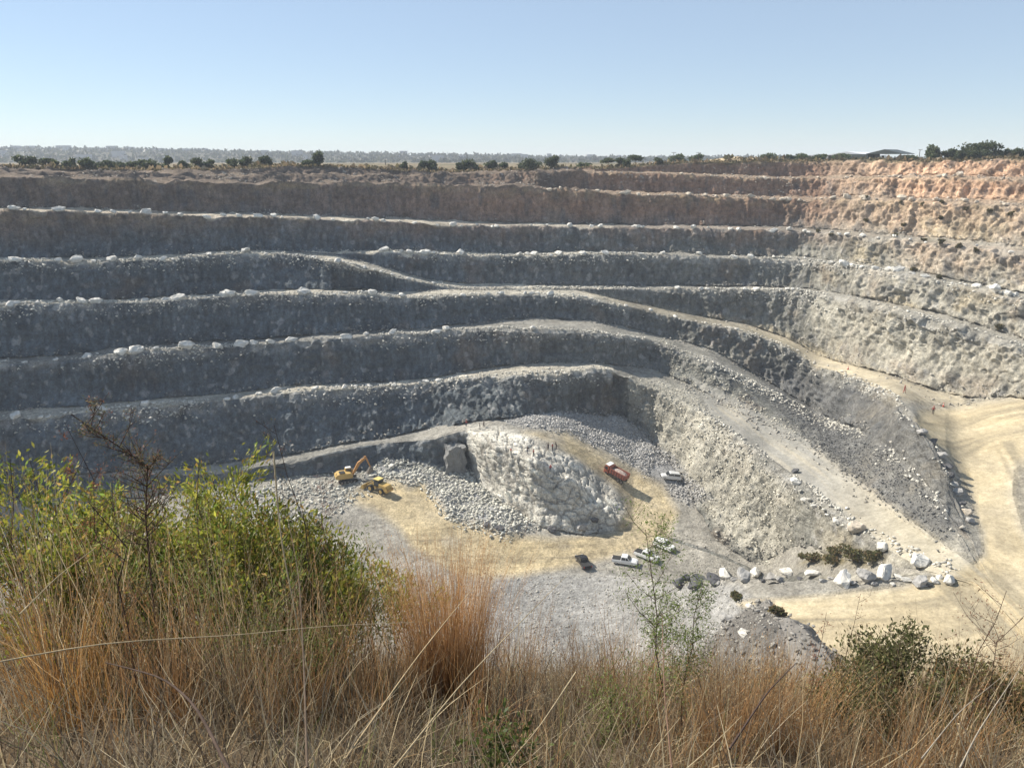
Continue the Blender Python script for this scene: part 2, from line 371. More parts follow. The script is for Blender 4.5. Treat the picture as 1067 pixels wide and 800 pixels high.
# windrows along the outer edge of the ledges
for a, b in segname:
    if a in ('C6', 'C5', 'CB', 'CA', 'C3', 'C2', 'C1', 'C0', 'C8'):
        si = segname.index((a, b)); r = rowS == si
        w = np.exp(-((Yg[r] - YF[a] - 1.0) / .8) ** 2)
        Z[r] += w * .55 * (1 - right0[r]) * (0.5 + .6 * n_mid[r] + .5 * n_sml[r]) * (1 - np.maximum(m_yroad, m_track)[r])
# rough overburden slope at the rim
Z += segis(('C1','T1'), ('T1','C0'), ('C0','T0'), ('T0','R')) * (gpx < 620) * (.9 * n_mid + .7 * n_sml + .8 * n_big)
Z += segis(('R','P1'), ('P1','P2')) * (.7 * n_big + .4 * n_mid) * (Yg > YF['R'] + .5)
# broken lips: bites out of the crests
bite = np.clip(noise(V0, 5.5, 6) * 1.6 + .8 * n_sml - .35, 0, 1.2)
lipw = np.zeros_like(Z)
for si, (a, b) in enumerate(segname):
    r = rowS == si
    if (a, b) in FACES and a != 'CN': lipw[r] = np.clip((rowV[r, None] - .80) / .2, 0, 1)
    elif a in YF and a[0] == 'C' and a != 'CN': lipw[r] = np.exp(-np.clip((Yg[r] - YF[a]) / 1.6, 0, 9) ** 2)
Z -= (1 - right0) * lipw * bite * 1.7 * np.clip(fh / 3, .5, 1) * (1 - np.maximum(m_yroad, m_track))
V = V0.copy(); V[..., 2] = Z

# ---- craggy faces: push along the normal
def grid_normals(v):
    du = np.gradient(v, axis=1); dv = np.gradient(v, axis=0)
    n = np.cross(du, dv); return n / (np.linalg.norm(n, axis=-1, keepdims=True) + 1e-9)
Nn = grid_normals(V0)
Nn = np.where((Nn[..., 2:3] < 0), -Nn, Nn)
amp = np.clip(fh / 6.0, .12, 1.0) * isface[:, None]
vv = rowV[:, None]
amp = amp + (~isface[:, None]) * .10
tal = (1 - right0) * np.clip((.30 - vv) / .30, 0, 1) * isface[:, None] * np.clip(fh / 8, 0, 1)
road_any = np.maximum.reduce([m_yroad, m_track * .9, m_floor_y])
amp = amp * (1 - .85 * road_any * (~isface[:, None]))
amp = np.where((Yg < 55) | (Yg > 420), .3, amp)
for _ in range(4):                                      # no sudden steps between ledge and face
    amp[1:-1] = (amp[:-2] + amp[1:-1] * 2 + amp[2:]) / 4
scree = np.maximum.reduce([m_dark * .6 * segis(('T6','C5')), m_track, PM([(860,345),(1080,395),(1080,416),(980,408),(860,378)], 6) * .6])
amp *= (1 - .6 * scree)
amp *= 1 - .95 * np.clip((gpx - 1000) / 25, 0, 1) * (segis(('T6','C5'), ('T5','CB'), ('CN','TN'), ('T8','C8'), ('T7','C6')))
q = V0.copy()
t_ax = np.array((.50, .12, .86), np.float32); n1_ = np.array((.86, .05, -.50), np.float32); n2_ = np.array((-.1, .99, -.08), np.float32)
qs = np.stack([q @ n1_, q @ n2_, (q @ t_ax) * .36], -1)      # slabs lean to the right on the sunlit side
qb = q * np.array((1, 1, .42), np.float32)
qb = np.where((gpx > 780)[..., None], qs, qb)
def blocky(s, seed, k=3):
    n = noise(qb, s, seed); return (np.floor(n * k) + np.clip((n * k - np.floor(n * k)) * 4, 0, 1)) / k
joint = .8 * noise(q, (2.0, 2.0, 8.0), 11) + .8 * noise(q, (.8, .8, 6.0), 19)                   # near-vertical joints left by blasting
rid = 1 - np.abs(noise(q, 3.4, 12)) * 2
cj = (q[..., 0] * .9 + q[..., 1] * .4) / 2.3 + .7 * noise(q, (7, 7, 16), 61) + .22 * noise(q, 2, 62)
cj = cj - np.floor(cj)                                  # drilled columns, each with one sharp side
hj = q[..., 2] / 2.7 + .5 * noise(q, 9, 63) + .2 * noise(q, 2.2, 64); hj = hj - np.floor(hj)
d = 1.1 * noise(q, 9.0, 13) + .75 * cj * np.clip(noise(q, 8, 65) + .7, 0, 1) + .45 * hj * np.clip(noise(q, 7, 66) + .5, 0, 1) + .9 * blocky(4.2, 14) + .75 * joint + .45 * rid + .6 * blocky(1.7, 15, 2) + .34 * noise(q, .75, 16)
# slanting slabs on the sunlit right-hand wall
slab = noise((q @ np.array([[.8, .1, -.58], [0, 1, 0], [.58, .1, .8]], np.float32)), (1.6, 5.0, 6.0), 21)
wr = np.clip((gpx - 840) / 80, 0, 1)
slr = 1 - np.abs(slab) * 2.2
sc = (q @ np.array((.80, .15, -.52), np.float32)) / 3.1 + .55 * noise(q, 6, 24) + .25 * noise(q, 2, 25)
saw = (sc - np.floor(sc)) * np.clip(noise(q, 9, 26) * 1.6 + .5, 0, 1)
sc2 = (q @ np.array((.55, -.1, .80), np.float32)) / 1.5 + .5 * noise(q, 3.5, 27)
saw2 = (sc2 - np.floor(sc2))
craggy = np.maximum(wr, PM([(690,325),(790,345),(960,415),(965,450),(900,440),(840,415),(760,380),(700,350)], 6))
d = d * (1 + .3 * craggy) + np.maximum(wr, craggy * .7) * (1.5 * saw + .6 * saw2) + wr * slr * .5 + .35 * blocky(1.1, 28, 2) + craggy * (.8 * blocky(2.6, 22, 2) + .4 * (1 - np.abs(noise(q, 1.5, 23)) * 2))
sc3 = (q @ np.array((.62, .35, .70), np.float32)) / 1.7 + .35 * noise(q, 4, 34) + .2 * noise(q, 1.4, 35)
sc4 = (q @ np.array((.75, -.55, .35), np.float32)) / 2.9 + .5 * noise(q, 3, 36)
d_out = .85 * (sc3 - np.floor(sc3)) + .9 * (sc4 - np.floor(sc4)) + .5 * blocky(1.6, 37, 2) + .35 * noise(q, .8, 38)
d = d * (1 - m_outcrop) + (d_out * .55 + .5 * n_mid) * m_outcrop
V = V + Nn * (amp * d * .62)[..., None].astype(np.float32)
V[..., 1] -= (tal * (1.0 + .9 * noise(q, 6, 17)) * 1.3).astype(np.float32)
V[..., 2] += (tal * 0.5 * noise(q, 1.3, 18)).astype(np.float32)
# wheel tracks: bands that run along each road's own line
def track_dist(pts, Yz=None):
    """metres across and along the surveyed line"""
    w = [hit0(x, y) for x, y in pts]; P2 = np.array([(p[0], p[1]) for p in w])
    for _ in range(3):
        P2 = np.concatenate([P2[:1], (P2[:-1] * .75 + P2[1:] * .25), (P2[:-1] * .25 + P2[1:] * .75), P2[-1:]])[np.argsort(np.concatenate([[0], np.arange(len(P2) - 1) + .25, np.arange(len(P2) - 1) + .75, [len(P2) - 1]]))]
    best = np.full(V0.shape[:2], 1e9, np.float32); sd = np.zeros_like(best); al = np.zeros_like(best); run = 0.
    for (x0, y0), (x1, y1) in zip(P2[:-1], P2[1:]):
        L = math.hypot(x1 - x0, y1 - y0) + 1e-6; ux, uy = (x1 - x0) / L, (y1 - y0) / L
        dx, dy = V0[..., 0] - x0, V0[..., 1] - y0
        t = np.clip(dx * ux + dy * uy, 0, L); dd = np.hypot(dx - t * ux, dy - t * uy)
        m = dd < best; best[m] = dd[m]; sd[m] = ((-dx * uy + dy * ux))[m]; al[m] = (run + t)[m]; run += L
    return best, sd, al
def hit0(px, py):
    c = int(np.clip(round((px - PXC[0]) / (PXC[1] - PXC[0])), 1, NC - 2)); r0 = ROW['N0']
    w_ = np.where(gpy[r0:, c] <= py)[0]; r = r0 + (int(w_[0]) if len(w_) else 0)
    return V0[r, c]
wheel = np.zeros(V0.shape[:2], np.float32)
for pts, wid in (([(700,318),(790,346),(880,384),(960,411),(1010,440),(1042,490),(1058,560),(1030,620),(940,640),(830,640)], 14),
                 ([(960,440),(1000,438),(1040,428),(1110,424)], 9), ([(985,460),(1015,455),(1060,448),(1110,440)], 7),
                 ([(770,430),(830,470),(890,515),(960,562),(1020,602),(1060,640)], 8),
                 ([(440,580),(540,580),(620,578),(680,562),(698,535),(680,508),(640,484),(590,460)], 8),
                 ([(655,575),(640,555),(648,520),(640,500)], 6)):
    bd, sd, al = track_dist(pts)
    st = noise(np.stack([sd, al * 0, al * .03], -1), (.75, 1, 1), 71) * .6 + noise(np.stack([sd, al * 0, al * .05], -1), (2.2, 1, 1), 72) * .7
    k = np.clip((wid - bd) / (wid * .4), 0, 1); wheel = np.where(k > .02, wheel * (1 - k) + st * k, wheel)
V[..., 2] += .06 * wheel * road_any + (.07 * n_sml + .12 * n_mid) * (~isface[:, None]) * (1 - .7 * road_any)

# ---- the rock's colour
def lerp(a, b, t): return a * (1 - t[..., None]) + np.array(b, np.float32) * t[..., None]
rockL = np.array((.112, .132, .146), np.float32)  # left wall: shade put into the base colour, darker and bluer
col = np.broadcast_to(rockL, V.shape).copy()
sx = lambda a, b: np.clip((gpx - a) / (b - a), 0, 1)
lv = -V0[..., 2]                                         # metres below the eye
nn = noise(q, 18, 31) * .5 + noise(q, 6, 32) * .35 + noise(q, 2.2, 33) * .25
up = np.clip((24 - lv + 7 * nn) / 9, 0, 1)               # weathered overburden above fresh rock
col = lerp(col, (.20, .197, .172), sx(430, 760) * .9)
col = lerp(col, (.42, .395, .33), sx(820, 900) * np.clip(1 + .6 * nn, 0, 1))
col = lerp(col, (.185, .145, .118), up * (1 - sx(250, 520)))
col = lerp(col, (.29, .19, .135), np.clip((27 - lv + 7 * nn) / 10, 0, 1) * sx(250, 520) * (1 - sx(850, 930)))
col = lerp(col, (.56, .41, .285), np.clip((31 - lv + 8 * nn) / 12, 0, 1) * sx(850, 930) * np.clip(.8 + .7 * nn, 0, 1))
top = np.clip((13 - lv + 4 * nn) / 5, 0, 1) * sx(860, 960)
col = lerp(col, (.60, .40, .27), top)
yel = np.clip((noise(q, 11, 41) + .5 * noise(q, 3.5, 42) - .18) * 3, 0, 1)
col = lerp(col, (.48, .40, .26), yel * sx(840, 900) * np.clip((lv - 12) / 8, 0, 1) * .5)
rust = np.clip((noise(q, (9, 9, 14), 43) + .4 * noise(q, 2.5, 44) - .35) * 3, 0, 1)
col = lerp(col, (.27, .19, .13), rust * .32 * isface[:, None])
streak = np.clip((noise(q, (1.6, 1.6, 12), 45) - .25) * 3, 0, 1)
col = lerp(col, (.10, .105, .11), streak * .5 * isface[:, None])
fine = noise(q, (.6, .6, 5.0), 48)
col = col * (1 + .28 * fine * isface[:, None] * np.ones_like(lv))[..., None]
pale = np.clip((noise(q, (.9, .9, 2.2), 46) + .35 * noise(q, .9, 47) - .42) * 4, 0, 1)
col = lerp(col, (.42, .41, .39), pale * .45 * isface[:, None] * np.clip((lv - 18) / 8, 0, 1))
# ledges: crushed dusty stone
led = (~isface[:, None]) * np.ones_like(lv)
col = lerp(col, (.34, .325, .285), led * np.clip((lv - 16) / 10, 0, 1) * (.75 + .25 * n_mid))
col = lerp(col, (.34, .27, .20), led * np.clip((22 - lv) / 10, 0, 1) * .8)
lit = segis(('CA','TA'), ('CB','TB'), ('C6','T6'), ('C2','T2'), ('C3','T3')) * (gpx < 640) * (.55 + .35 * n_mid)  # left ledges painted paler than their stone, to read as sunlit
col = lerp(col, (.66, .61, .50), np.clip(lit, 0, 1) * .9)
crest = np.clip((vv - .72) / .28, 0, 1) * isface[:, None] * np.clip((lv - 20) / 6, 0, 1) * np.clip(.55 + .8 * n_sml + .4 * n_mid, 0, 1)
col = lerp(col, (.40, .39, .36), crest * .8)
ctop = np.clip((vv - .6) / .4, 0, 1) * isface[:, None] * np.clip((22 - lv) / 6, 0, 1) * np.clip(.4 + .8 * n_sml + .6 * n_mid, 0, 1)
col = lerp(col, (.34, .27, .17), ctop * .7)
floor_ = segis(('CN','TN'), ('TN','T8'), ('N0','CN'), ('C8','T7'))
col = lerp(col, (.36, .34, .295), floor_ * np.where((gpy < 500) & (gpx < 470), .35, 1) * np.ones_like(lv) * .9)
col = lerp(col, (.48, .455, .38), m_cream * np.clip(.8 + .5 * nn, 0, 1))
col = lerp(col, (.15, .152, .15), m_dark * np.clip(.85 + .5 * nn, 0, 1))
col = lerp(col, (.33, .325, .31), m_gravel)
col = lerp(col, (.36, .36, .355), np.maximum(m_rub1, m_heap))
col = lerp(col, (.27, .262, .235), m_track * .9)
col = lerp(col, (.40, .36, .27), m_track * np.clip((gpx - 850) / 90, 0, 1) * .85)
col = lerp(col, (.76, .73, .64), m_outcrop * np.clip(.95 + .3 * n_mid, 0, 1))
crk = np.clip((np.abs(noise(q, 2.6, 51)) < .10).astype(np.float32) + (np.abs(noise(q, 1.2, 52)) < .08), 0, 1)
col = lerp(col, (.24, .22, .19), crk * m_outcrop * .6)
V[..., 2] -= crk * m_outcrop * .35
col = lerp(col, (.41, .34, .215), m_yroad * (.82 + .18 * n_mid))
col = lerp(col, (.27, .235, .165), m_yroad * np.clip(wheel * 2.0 + .1, 0, 1) * .85)
col = lerp(col, (.50, .43, .295), m_yroad * np.clip(-wheel * 1.8 - .1, 0, 1) * .8)
col = lerp(col, (.38, .345, .27), m_track * np.clip(wheel * 1.8, 0, 1) * .7)
col = lerp(col, (.36, .335, .28), m_isle * .85)
col = lerp(col, (.55, .455, .285), m_floor_y * np.clip(.9 + .45 * nn, 0, 1))
col = lerp(col, (.33, .28, .19), m_floor_y * np.clip(wheel * 1.8, 0, 1) * .75)
col = lerp(col, (.40, .38, .34), m_floor_y * np.clip(noise(q, 8, 57) * 2 - .5, 0, 1) * .7)
col = lerp(col, (.17, .14, .07), np.clip(m_green * (.7 + .6 * n_sml), 0, 1))
col = lerp(col, (.19, .18, .165), mound)
hillm = (Yg < 58); col[hillm] = (.16, .13, .09)
rimg = segis(('R','P1'), ('P1','P2'), ('P2','P3'), ('P3','P4'), ('P4','P5'))
col = lerp(col, (.20, .165, .11), rimg * np.ones_like(lv))
col = lerp(col, (.12, .115, .07), rimg * np.clip(noise(q, 20, 58) * 2, 0, 1))
col = lerp(col, (.155, .125, .10), segis(('C1','T1'), ('T1','C0'), ('C0','T0'), ('T0','R')) * np.clip((640 - gpx) / 60, 0, 1) * np.clip(.75 + .4 * n_mid, 0, 1))
spk = np.clip((noise(q, .8, 59) - .45) * 5, 0, 1) * np.clip(noise(q, 9, 60) * 2, 0, 1)
col = lerp(col, (.42, .38, .33), spk * segis(('C1','T1'), ('T1','C0'), ('C0','T0'), ('T0','R')) * (gpx < 700))
col = lerp(col, (.46, .37, .24), np.clip(stock * 2, 0, 1))
col *= (1 + .10 * noise(q, 1.1, 61) + .08 * n_mid)[..., None]
col = np.clip(col, .02, .8).astype(np.float32)

# ---- split into plain pieces of setting that share their border vertices
idx = np.arange(NR * NC).reshape(NR, NC)
quads = np.stack([idx[:-1, :-1], idx[:-1, 1:], idx[1:, 1:], idx[1:, :-1]], -1)
road_q = ((m_yroad * (1 - m_isle) > .5) | (m_track > .5))[:-1, :-1]
face_q = np.broadcast_to(isface[:-1, None], road_q.shape)
base_q = np.broadcast_to((rowS[:-1] < segname.index(('TN','T8')) + 1)[:, None], road_q.shape)
plat_q = np.broadcast_to((rowS[:-1] >= segname.index(('R','P1')))[:, None], road_q.shape)
cls = np.where(plat_q, 4, np.where(road_q, 1, np.where(face_q, 2, np.where(base_q, 3, 0))))
Vf = V.reshape(-1, 3); Cf = col.reshape(-1, 3)
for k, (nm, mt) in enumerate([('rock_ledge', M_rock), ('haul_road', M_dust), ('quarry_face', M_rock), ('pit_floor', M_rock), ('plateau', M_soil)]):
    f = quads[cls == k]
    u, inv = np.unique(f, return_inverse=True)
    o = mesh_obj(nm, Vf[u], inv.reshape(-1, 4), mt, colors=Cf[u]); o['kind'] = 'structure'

GX, GY = project(V)
first = ROW['N0']
def hit(px, py):
    """surface point of the quarry sighted at (px, py) in the photo"""
    c = int(np.clip(round((px - PXC[0]) / (PXC[1] - PXC[0])), 1, NC - 2))
    y = GY[first:, c]; w = np.where(y <= py)[0]
    r = first + (int(w[0]) if len(w) else NR - first - 1)
    return Vector(V[r, c].tolist())
def on_line(name, px, dy=0.0):
    """point on a ledge, dy metres inside its break line"""
    c = int(np.clip(round((px - PXC[0]) / (PXC[1] - PXC[0])), 1, NC - 2))
    r = ROW[name]; y0 = Yg[r, c]
    rr = r + int(np.argmin(np.abs(Yg[r:r + 40, c] - y0 - dy)))
    return Vector(V[rr, c].tolist())
HAZE = 0.00023; EXPO = 0.72
# ------------------------------------------------------------------ small solid-modelling kit
class MB:
    """collects shapes, then links them as one mesh object"""
    def __init__(s): s.v = []; s.f = []
    def add(s, v, f):
        b = len(s.v); s.v += [tuple(q) for q in v]; s.f += [[i + b for i in q] for q in f]; return s
    def box(s, c, d, taper=1.0, rz=0.0, rx=0.0, ry=0.0, bevel=0.0):
        bm = bmesh.new(); bmesh.ops.create_cube(bm, size=1)
        for q in bm.verts:
            k = taper if q.co.z > 0 else 1
            q.co = Vector((q.co.x * d[0] * k, q.co.y * d[1] * k, q.co.z * d[2]))
        if bevel: bmesh.ops.bevel(bm, geom=bm.edges[:], offset=bevel, segments=2, affect='EDGES')
        m = Matrix.Translation(c) @ Matrix.Rotation(rz, 4, 'Z') @ Matrix.Rotation(ry, 4, 'Y') @ Matrix.Rotation(rx, 4, 'X')
        return s.bm(bm, m)
    def bm(s, bm, m=Matrix()):
        bm.verts.index_update()
        s.add([m @ q.co for q in bm.verts], [[q.index for q in f.verts] for f in bm.faces]); bm.free(); return s
    def cyl(s, c, r, h, axis='Z', n=16, r2=None):
        bm = bmesh.new(); bmesh.ops.create_cone(bm, cap_ends=True, segments=n, radius1=r, radius2=r if r2 is None else r2, depth=h)
        rot = {'Z': Matrix(), 'X': Matrix.Rotation(math.pi / 2, 4, 'Y'), 'Y': Matrix.Rotation(math.pi / 2, 4, 'X')}[axis]
        return s.bm(bm, Matrix.Translation(c) @ rot)
    def tube(s, pts, rad, n=6):
        pts = [Vector(p) for p in pts]; rad = rad if isinstance(rad, (list, tuple)) else [rad] * len(pts)
        vs = []; fs = []
        for i, p in enumerate(pts):
            t = (pts[min(i + 1, len(pts) - 1)] - pts[max(i - 1, 0)]).normalized()
            a = t.orthogonal().normalized() if abs(t.z) > .95 else t.cross(Vector((0, 0, 1))).normalized()
            b = t.cross(a)
            for k in range(n):
                an = 2 * math.pi * k / n; vs.append(p + (a * math.cos(an) + b * math.sin(an)) * rad[i])
        for i in range(len(pts) - 1):
            for k in range(n): fs.append([i * n + k, i * n + (k + 1) % n, (i + 1) * n + (k + 1) % n, (i + 1) * n + k])
        fs.append(list(range(n))[::-1]); fs.append([(len(pts) - 1) * n + k for k in range(n)])
        return s.add(vs, fs)
    def prism(s, prof, y0, y1, inset=None, bevel=0.0):
        """side outline (x,z) carried across from y0 to y1; inset narrows the points above a height"""
        n = len(prof); vs = []
        for y, sg in ((y0, 1), (y1, -1)):
            for (x, z) in prof:
                k = inset(x, z) if inset else 0
                vs.append((x, y + sg * k, z))
        fs = [[i, (i + 1) % n, (i + 1) % n + n, i + n] for i in range(n)] + [list(range(n))[::-1], [i + n for i in range(n)]]
        bm = bmesh.new(); bv = [bm.verts.new(v) for v in vs]
        for f in fs: bm.faces.new([bv[i] for i in f])
        bmesh.ops.recalc_face_normals(bm, faces=bm.faces[:])
        if bevel: bmesh.ops.bevel(bm, geom=bm.edges[:], offset=bevel, segments=2, affect='EDGES')
        return s.bm(bm)
    def build(s, name, mat, parent=None, smooth=False):
        me = bpy.data.meshes.new(name); me.from_pydata(s.v, [], s.f)
        if mat: me.materials.append(mat)
        if smooth:
            me.polygons.foreach_set('use_smooth', np.ones(len(me.polygons), bool))
        me.update(); return link(bpy.data.objects.new(name, me), parent)
# ------------------------------------------------------------------ boulders and loose stone
def rock_shape(seed, n=15, flat=.75):
    rs = np.random.default_rng(seed); p = rs.normal(size=(n, 3)); p /= np.linalg.norm(p, axis=1)[:, None]
    p *= (.42 + .12 * rs.random((n, 1))); p[:, 2] *= flat; p[:, 0] *= 1.0 + .35 * rs.random()
    bm = bmesh.new()
    for q in p: bm.verts.new(q)
    r = bmesh.ops.convex_hull(bm, input=bm.verts[:])
    bmesh.ops.delete(bm, geom=[g for g in bm.verts if not g.link_faces], context='VERTS')
    return bm
ROCKS = []                              # (verts, faces) low, for the uncounted rubble
for s in range(10):
    bm = rock_shape(100 + s, 11); bm.verts.index_update()
    ROCKS.append((np.array([v.co for v in bm.verts]), np.array([[v.index for v in f.verts] for f in bm.faces]))); bm.free()
from mathutils.noise import noise_vector as noise_vec
BOULDER = {}
def stone_mat(name, c, dark=.7):
    m, nt, b = new_mat(name)
    n1 = noise_node(nt, 1.1, 6, .65); n2 = noise_node(nt, 6, 6, .7)
    r1 = ramp(nt, n1.outputs['Fac'], [(.3, dark), (.6, 1.0)]); r2 = ramp(nt, n2.outputs['Fac'], [(.3, .75), (.7, 1.08)])
    nt.links.new(mul(nt, mul(nt, c, r1.outputs['Color']), r2.outputs['Color']), b.inputs['Base Color'])
    p = bump(nt, b, n1.outputs['Fac'], .25); bump(nt, b, n2.outputs['Fac'], .06, 1.0, p)
    b.inputs['Roughness'].default_value = .92; b.inputs['Specular IOR Level'].default_value = .1
    return m
M_white = stone_mat('pale boulder', (.74, .72, .66)); M_tan = stone_mat('tan boulder', (.60, .53, .43)); M_dark = stone_mat('dark boulder', (.13, .13, .135)); M_grey = stone_mat('grey boulder', (.42, .41, .39))
for nm, mt in (('white', M_white), ('tan', M_tan), ('dark', M_dark), ('grey', M_grey)):
    for s in range(6):
        bm = rock_shape(40 + s, 17, .8)
        bmesh.ops.bevel(bm, geom=bm.edges[:], offset=.035, segments=1, affect='EDGES')
        bmesh.ops.triangulate(bm, faces=bm.faces[:])
        bmesh.ops.subdivide_edges(bm, edges=bm.edges[:], cuts=3)
        for q in bm.verts:
            nv_ = noise_vec(q.co * 4.2 + Vector((s * 7.3, 0, 0))); n2_ = noise_vec(q.co * 11 + Vector((s * 3.1, 5, 0)))
            q.co += nv_ * .055 + n2_ * .022
        me = bpy.data.meshes.new('boulder'); bm.to_mesh(me); bm.free(); me.materials.append(mt); BOULDER[nm, s] = me
def boulder(p, size, kind, label, group=None, sink=.22):
    o = bpy.data.objects.new('boulder', BOULDER[kind, random.randrange(6)])
    sc = (size * random.uniform(.9, 1.25), size * random.uniform(.8, 1.1), size * random.uniform(.75, 1.0))
    o.scale = sc; o.rotation_euler = (random.uniform(-.3, .3), random.uniform(-.3, .3), random.uniform(0, 6.28))
    o.location = p + Vector((0, 0, sc[2] * (.40 - sink))); COL.objects.link(o)
    return tag(o, label, 'boulder', group)
# rows of stones that guard the ledges: (ledge, from, to, count, size, kind, label words)
ROWS = [
 ('C0', 700, 1010, 20, .75, 'tan', 'small pale stone in the row along the topmost reddish ledge at the right'),
 ('C1', 560, 1060, 42, .85, 'tan', 'small pale stone in the row edging the reddish ledge just below the rim'),
 ('C2', 5, 1062, 62, .85, 'white', 'small pale stone in the row along the long ledge second from the top'),
 ('C3', 385, 850, 26, .95, 'white', 'pale stone in the row along the middle ledge that starts beside the sloping ramp'),
 ('C3', 862, 1060, 20, 1.0, 'white', 'pale stone in the row along the sloping third ledge of the sunlit right wall'),
 ('CA', 4, 285, 14, 1.15, 'white', 'pale boulder on the left ledge that leads into the sloping ramp'),
 ('CA', 300, 458, 9, 1.0, 'white', 'pale boulder edging the ramp that slopes down between two left ledges'),
 ('CA', 640, 850, 12, 1.1, 'white', 'pale boulder on the ledge directly above the descending haul road'),
 ('CB', 6, 425, 20, 1.45, 'white', 'pale boulder scattered on the bright left ledge below the ramp'),
 ('CB', 470, 780, 14, .95, 'white', 'pale stone along the outer edge of the descending grey haul road'),
 ('C5', 10, 320, 17, 1.35, 'white', 'pale boulder on the rubble covered left ledge, fifth from the top'),
 ('C5', 330, 560, 9, 1.0, 'white', 'pale stone on the middle of the ledge above the lowest lit ledge'),
 ('C6', 5, 300, 14, 1.15, 'white', 'pale boulder evenly spaced along the lowest bright ledge at the left'),
 ('C6', 305, 520, 13, .95, 'white', 'pale stone along the lowest ledge above the dark rock face'),
]
for ln, x0, x1, n, size, kd, lab in ROWS:
    gap = [random.choice((.25, .5, 1, 1, 1.4, 2.2)) for _ in range(n)]; run = 0
    for i in range(n):
        run += gap[i]; x = x0 + (x1 - x0) * (run - gap[0] * .5) / sum(gap)
        s = size * random.choice((.5, .65, .8, 1, 1, 1.2, 1.5))
        if ln in ('CA', 'CB', 'C5') and x < 460 and random.random() < .25: s *= 1.4
        p = on_line(ln, x, random.uniform(.1, 1.1))
        boulder(p, s * (2.15 if ln in ('C0', 'C1', 'C2', 'C3') else 1.65), kd, lab, 'stones: ' + lab.split(' in the ')[-1].split(' on the ')[-1][:44])
# the big row by the road: (px, py of its foot, width in photo px, kind, label)
BIG = [
 (711,608,19,'dark','dark boulder at the left end of the roadside row, in a black clump'),
 (726,611,27,'dark','large dark boulder beside the feathery green sapling, in the black clump'),
 (745,608,20,'dark','dark flat boulder at the right of the black clump by the road'),
 (755,600,14,'white','first pale boulder right of the black clump in the roadside row'),
 (775,603,16,'grey','low grey boulder between the first two pale boulders of the roadside row'),
 (787,599,14,'white','small pale boulder with a dark front, second pale one in the roadside row'),
 (803,603,13,'grey','dull grey boulder between the second and third pale boulders of the roadside row'),
 (821,601,20,'white','long pale boulder near the middle of the roadside row'),
 (847,600,16,'white','flat pale boulder standing apart in the middle of the roadside row'),
 (877,607,23,'white','broad pale boulder below the dry scrub in the roadside row'),
 (901,604,20,'grey','dark fronted grey boulder right of the broad pale one in the roadside row'),
 (922,602,24,'white','tallest white boulder in the right half of the roadside row'),
 (936,603,10,'white','small white stone tucked against the tallest white boulder'),
 (957,609,22,'grey','wide grey boulder with long black shadow near the right end of the roadside row'),
 (979,603,9,'white','small pale boulder second from the right end of the roadside row'),
 (988,607,16,'white','pale boulder at the right end of the roadside row'),
 (958,588,23,'white','big pale boulder by the track just above the end of the roadside row'),
 (920,572,14,'white','pale boulder at the lower part of the track edge above the scrub'),
 (897,553,20,'tan','long flat cream boulder on the edge of the narrow track'),
 (874,544,11,'white','small pale boulder at the upper part of the narrow track edge'),
 (833,504,13,'white','pale slab beside a dark stone on the upper narrow track'),
 (845,521,9,'white','small bright stone below the pale slab on the narrow track'),
 (853,528,7,'white','smallest bright stone, lowest of three on the narrow track'),
 (829,492,9,'dark','dark stone just above the pale slab on the narrow track'),
 (773,662,15,'white','pale block with black shadow on the grey spoil mound'),
 (757,646,13,'grey','grey upright rock on the left of the grey spoil mound'),
 (781,633,10,'white','pale stone at the top of the grey spoil mound'),
 (690,468,13,'dark','round dark boulder standing in the stony slope behind the silver car'),
 (407,487,9,'white','white block beside the excavator on the broken rock'),
 (506,548,9,'dark','dark block at the left foot of the white outcrop'),
 (520,553,10,'dark','second dark block along the foot of the white outcrop'),
 (575,553,11,'dark','dark block at the middle of the foot of the white outcrop'),
 (606,551,11,'grey','grey block at the right foot of the white outcrop'),
 (620,543,10,'dark','dark block at the right tip of the white outcrop'),
]
for i, (px, py) in enumerate([(748,609),(765,605),(795,606),(812,605),(834,604),(858,606),(866,603),(889,609),(911,609),(930,610),(944,606),(968,611),(973,607)]):
    BIG.append((px, py, random.uniform(6, 9), random.choice(('grey', 'grey', 'white', 'dark')), 'small stone filling a gap between the big boulders of the roadside row'))
for px, py, wpx, kd, lab in BIG:
    p = hit(px, py); dep = p.y * CP - p.z * SP
    boulder(p, wpx * dep / F * .98, kd, lab, 'boulders by the lower road' if 590 < py < 612 and px > 700 else None, .2)
# rocks that line the left edge of the yellow road
for i, (px, py) in enumerate([(962,452),(972,462),(979,476),(985,488),(988,497),(992,506),(997,515),(1001,526),(1006,536),(1010,545)]):
    p = hit(px, py); dep = p.y * CP - p.z * SP
    boulder(p, random.uniform(8, 13) * dep / F, random.choice(('grey', 'grey', 'dark', 'tan')), 'grey rock in the line along the left edge of the yellow road bend', 'rocks along the yellow road bend')

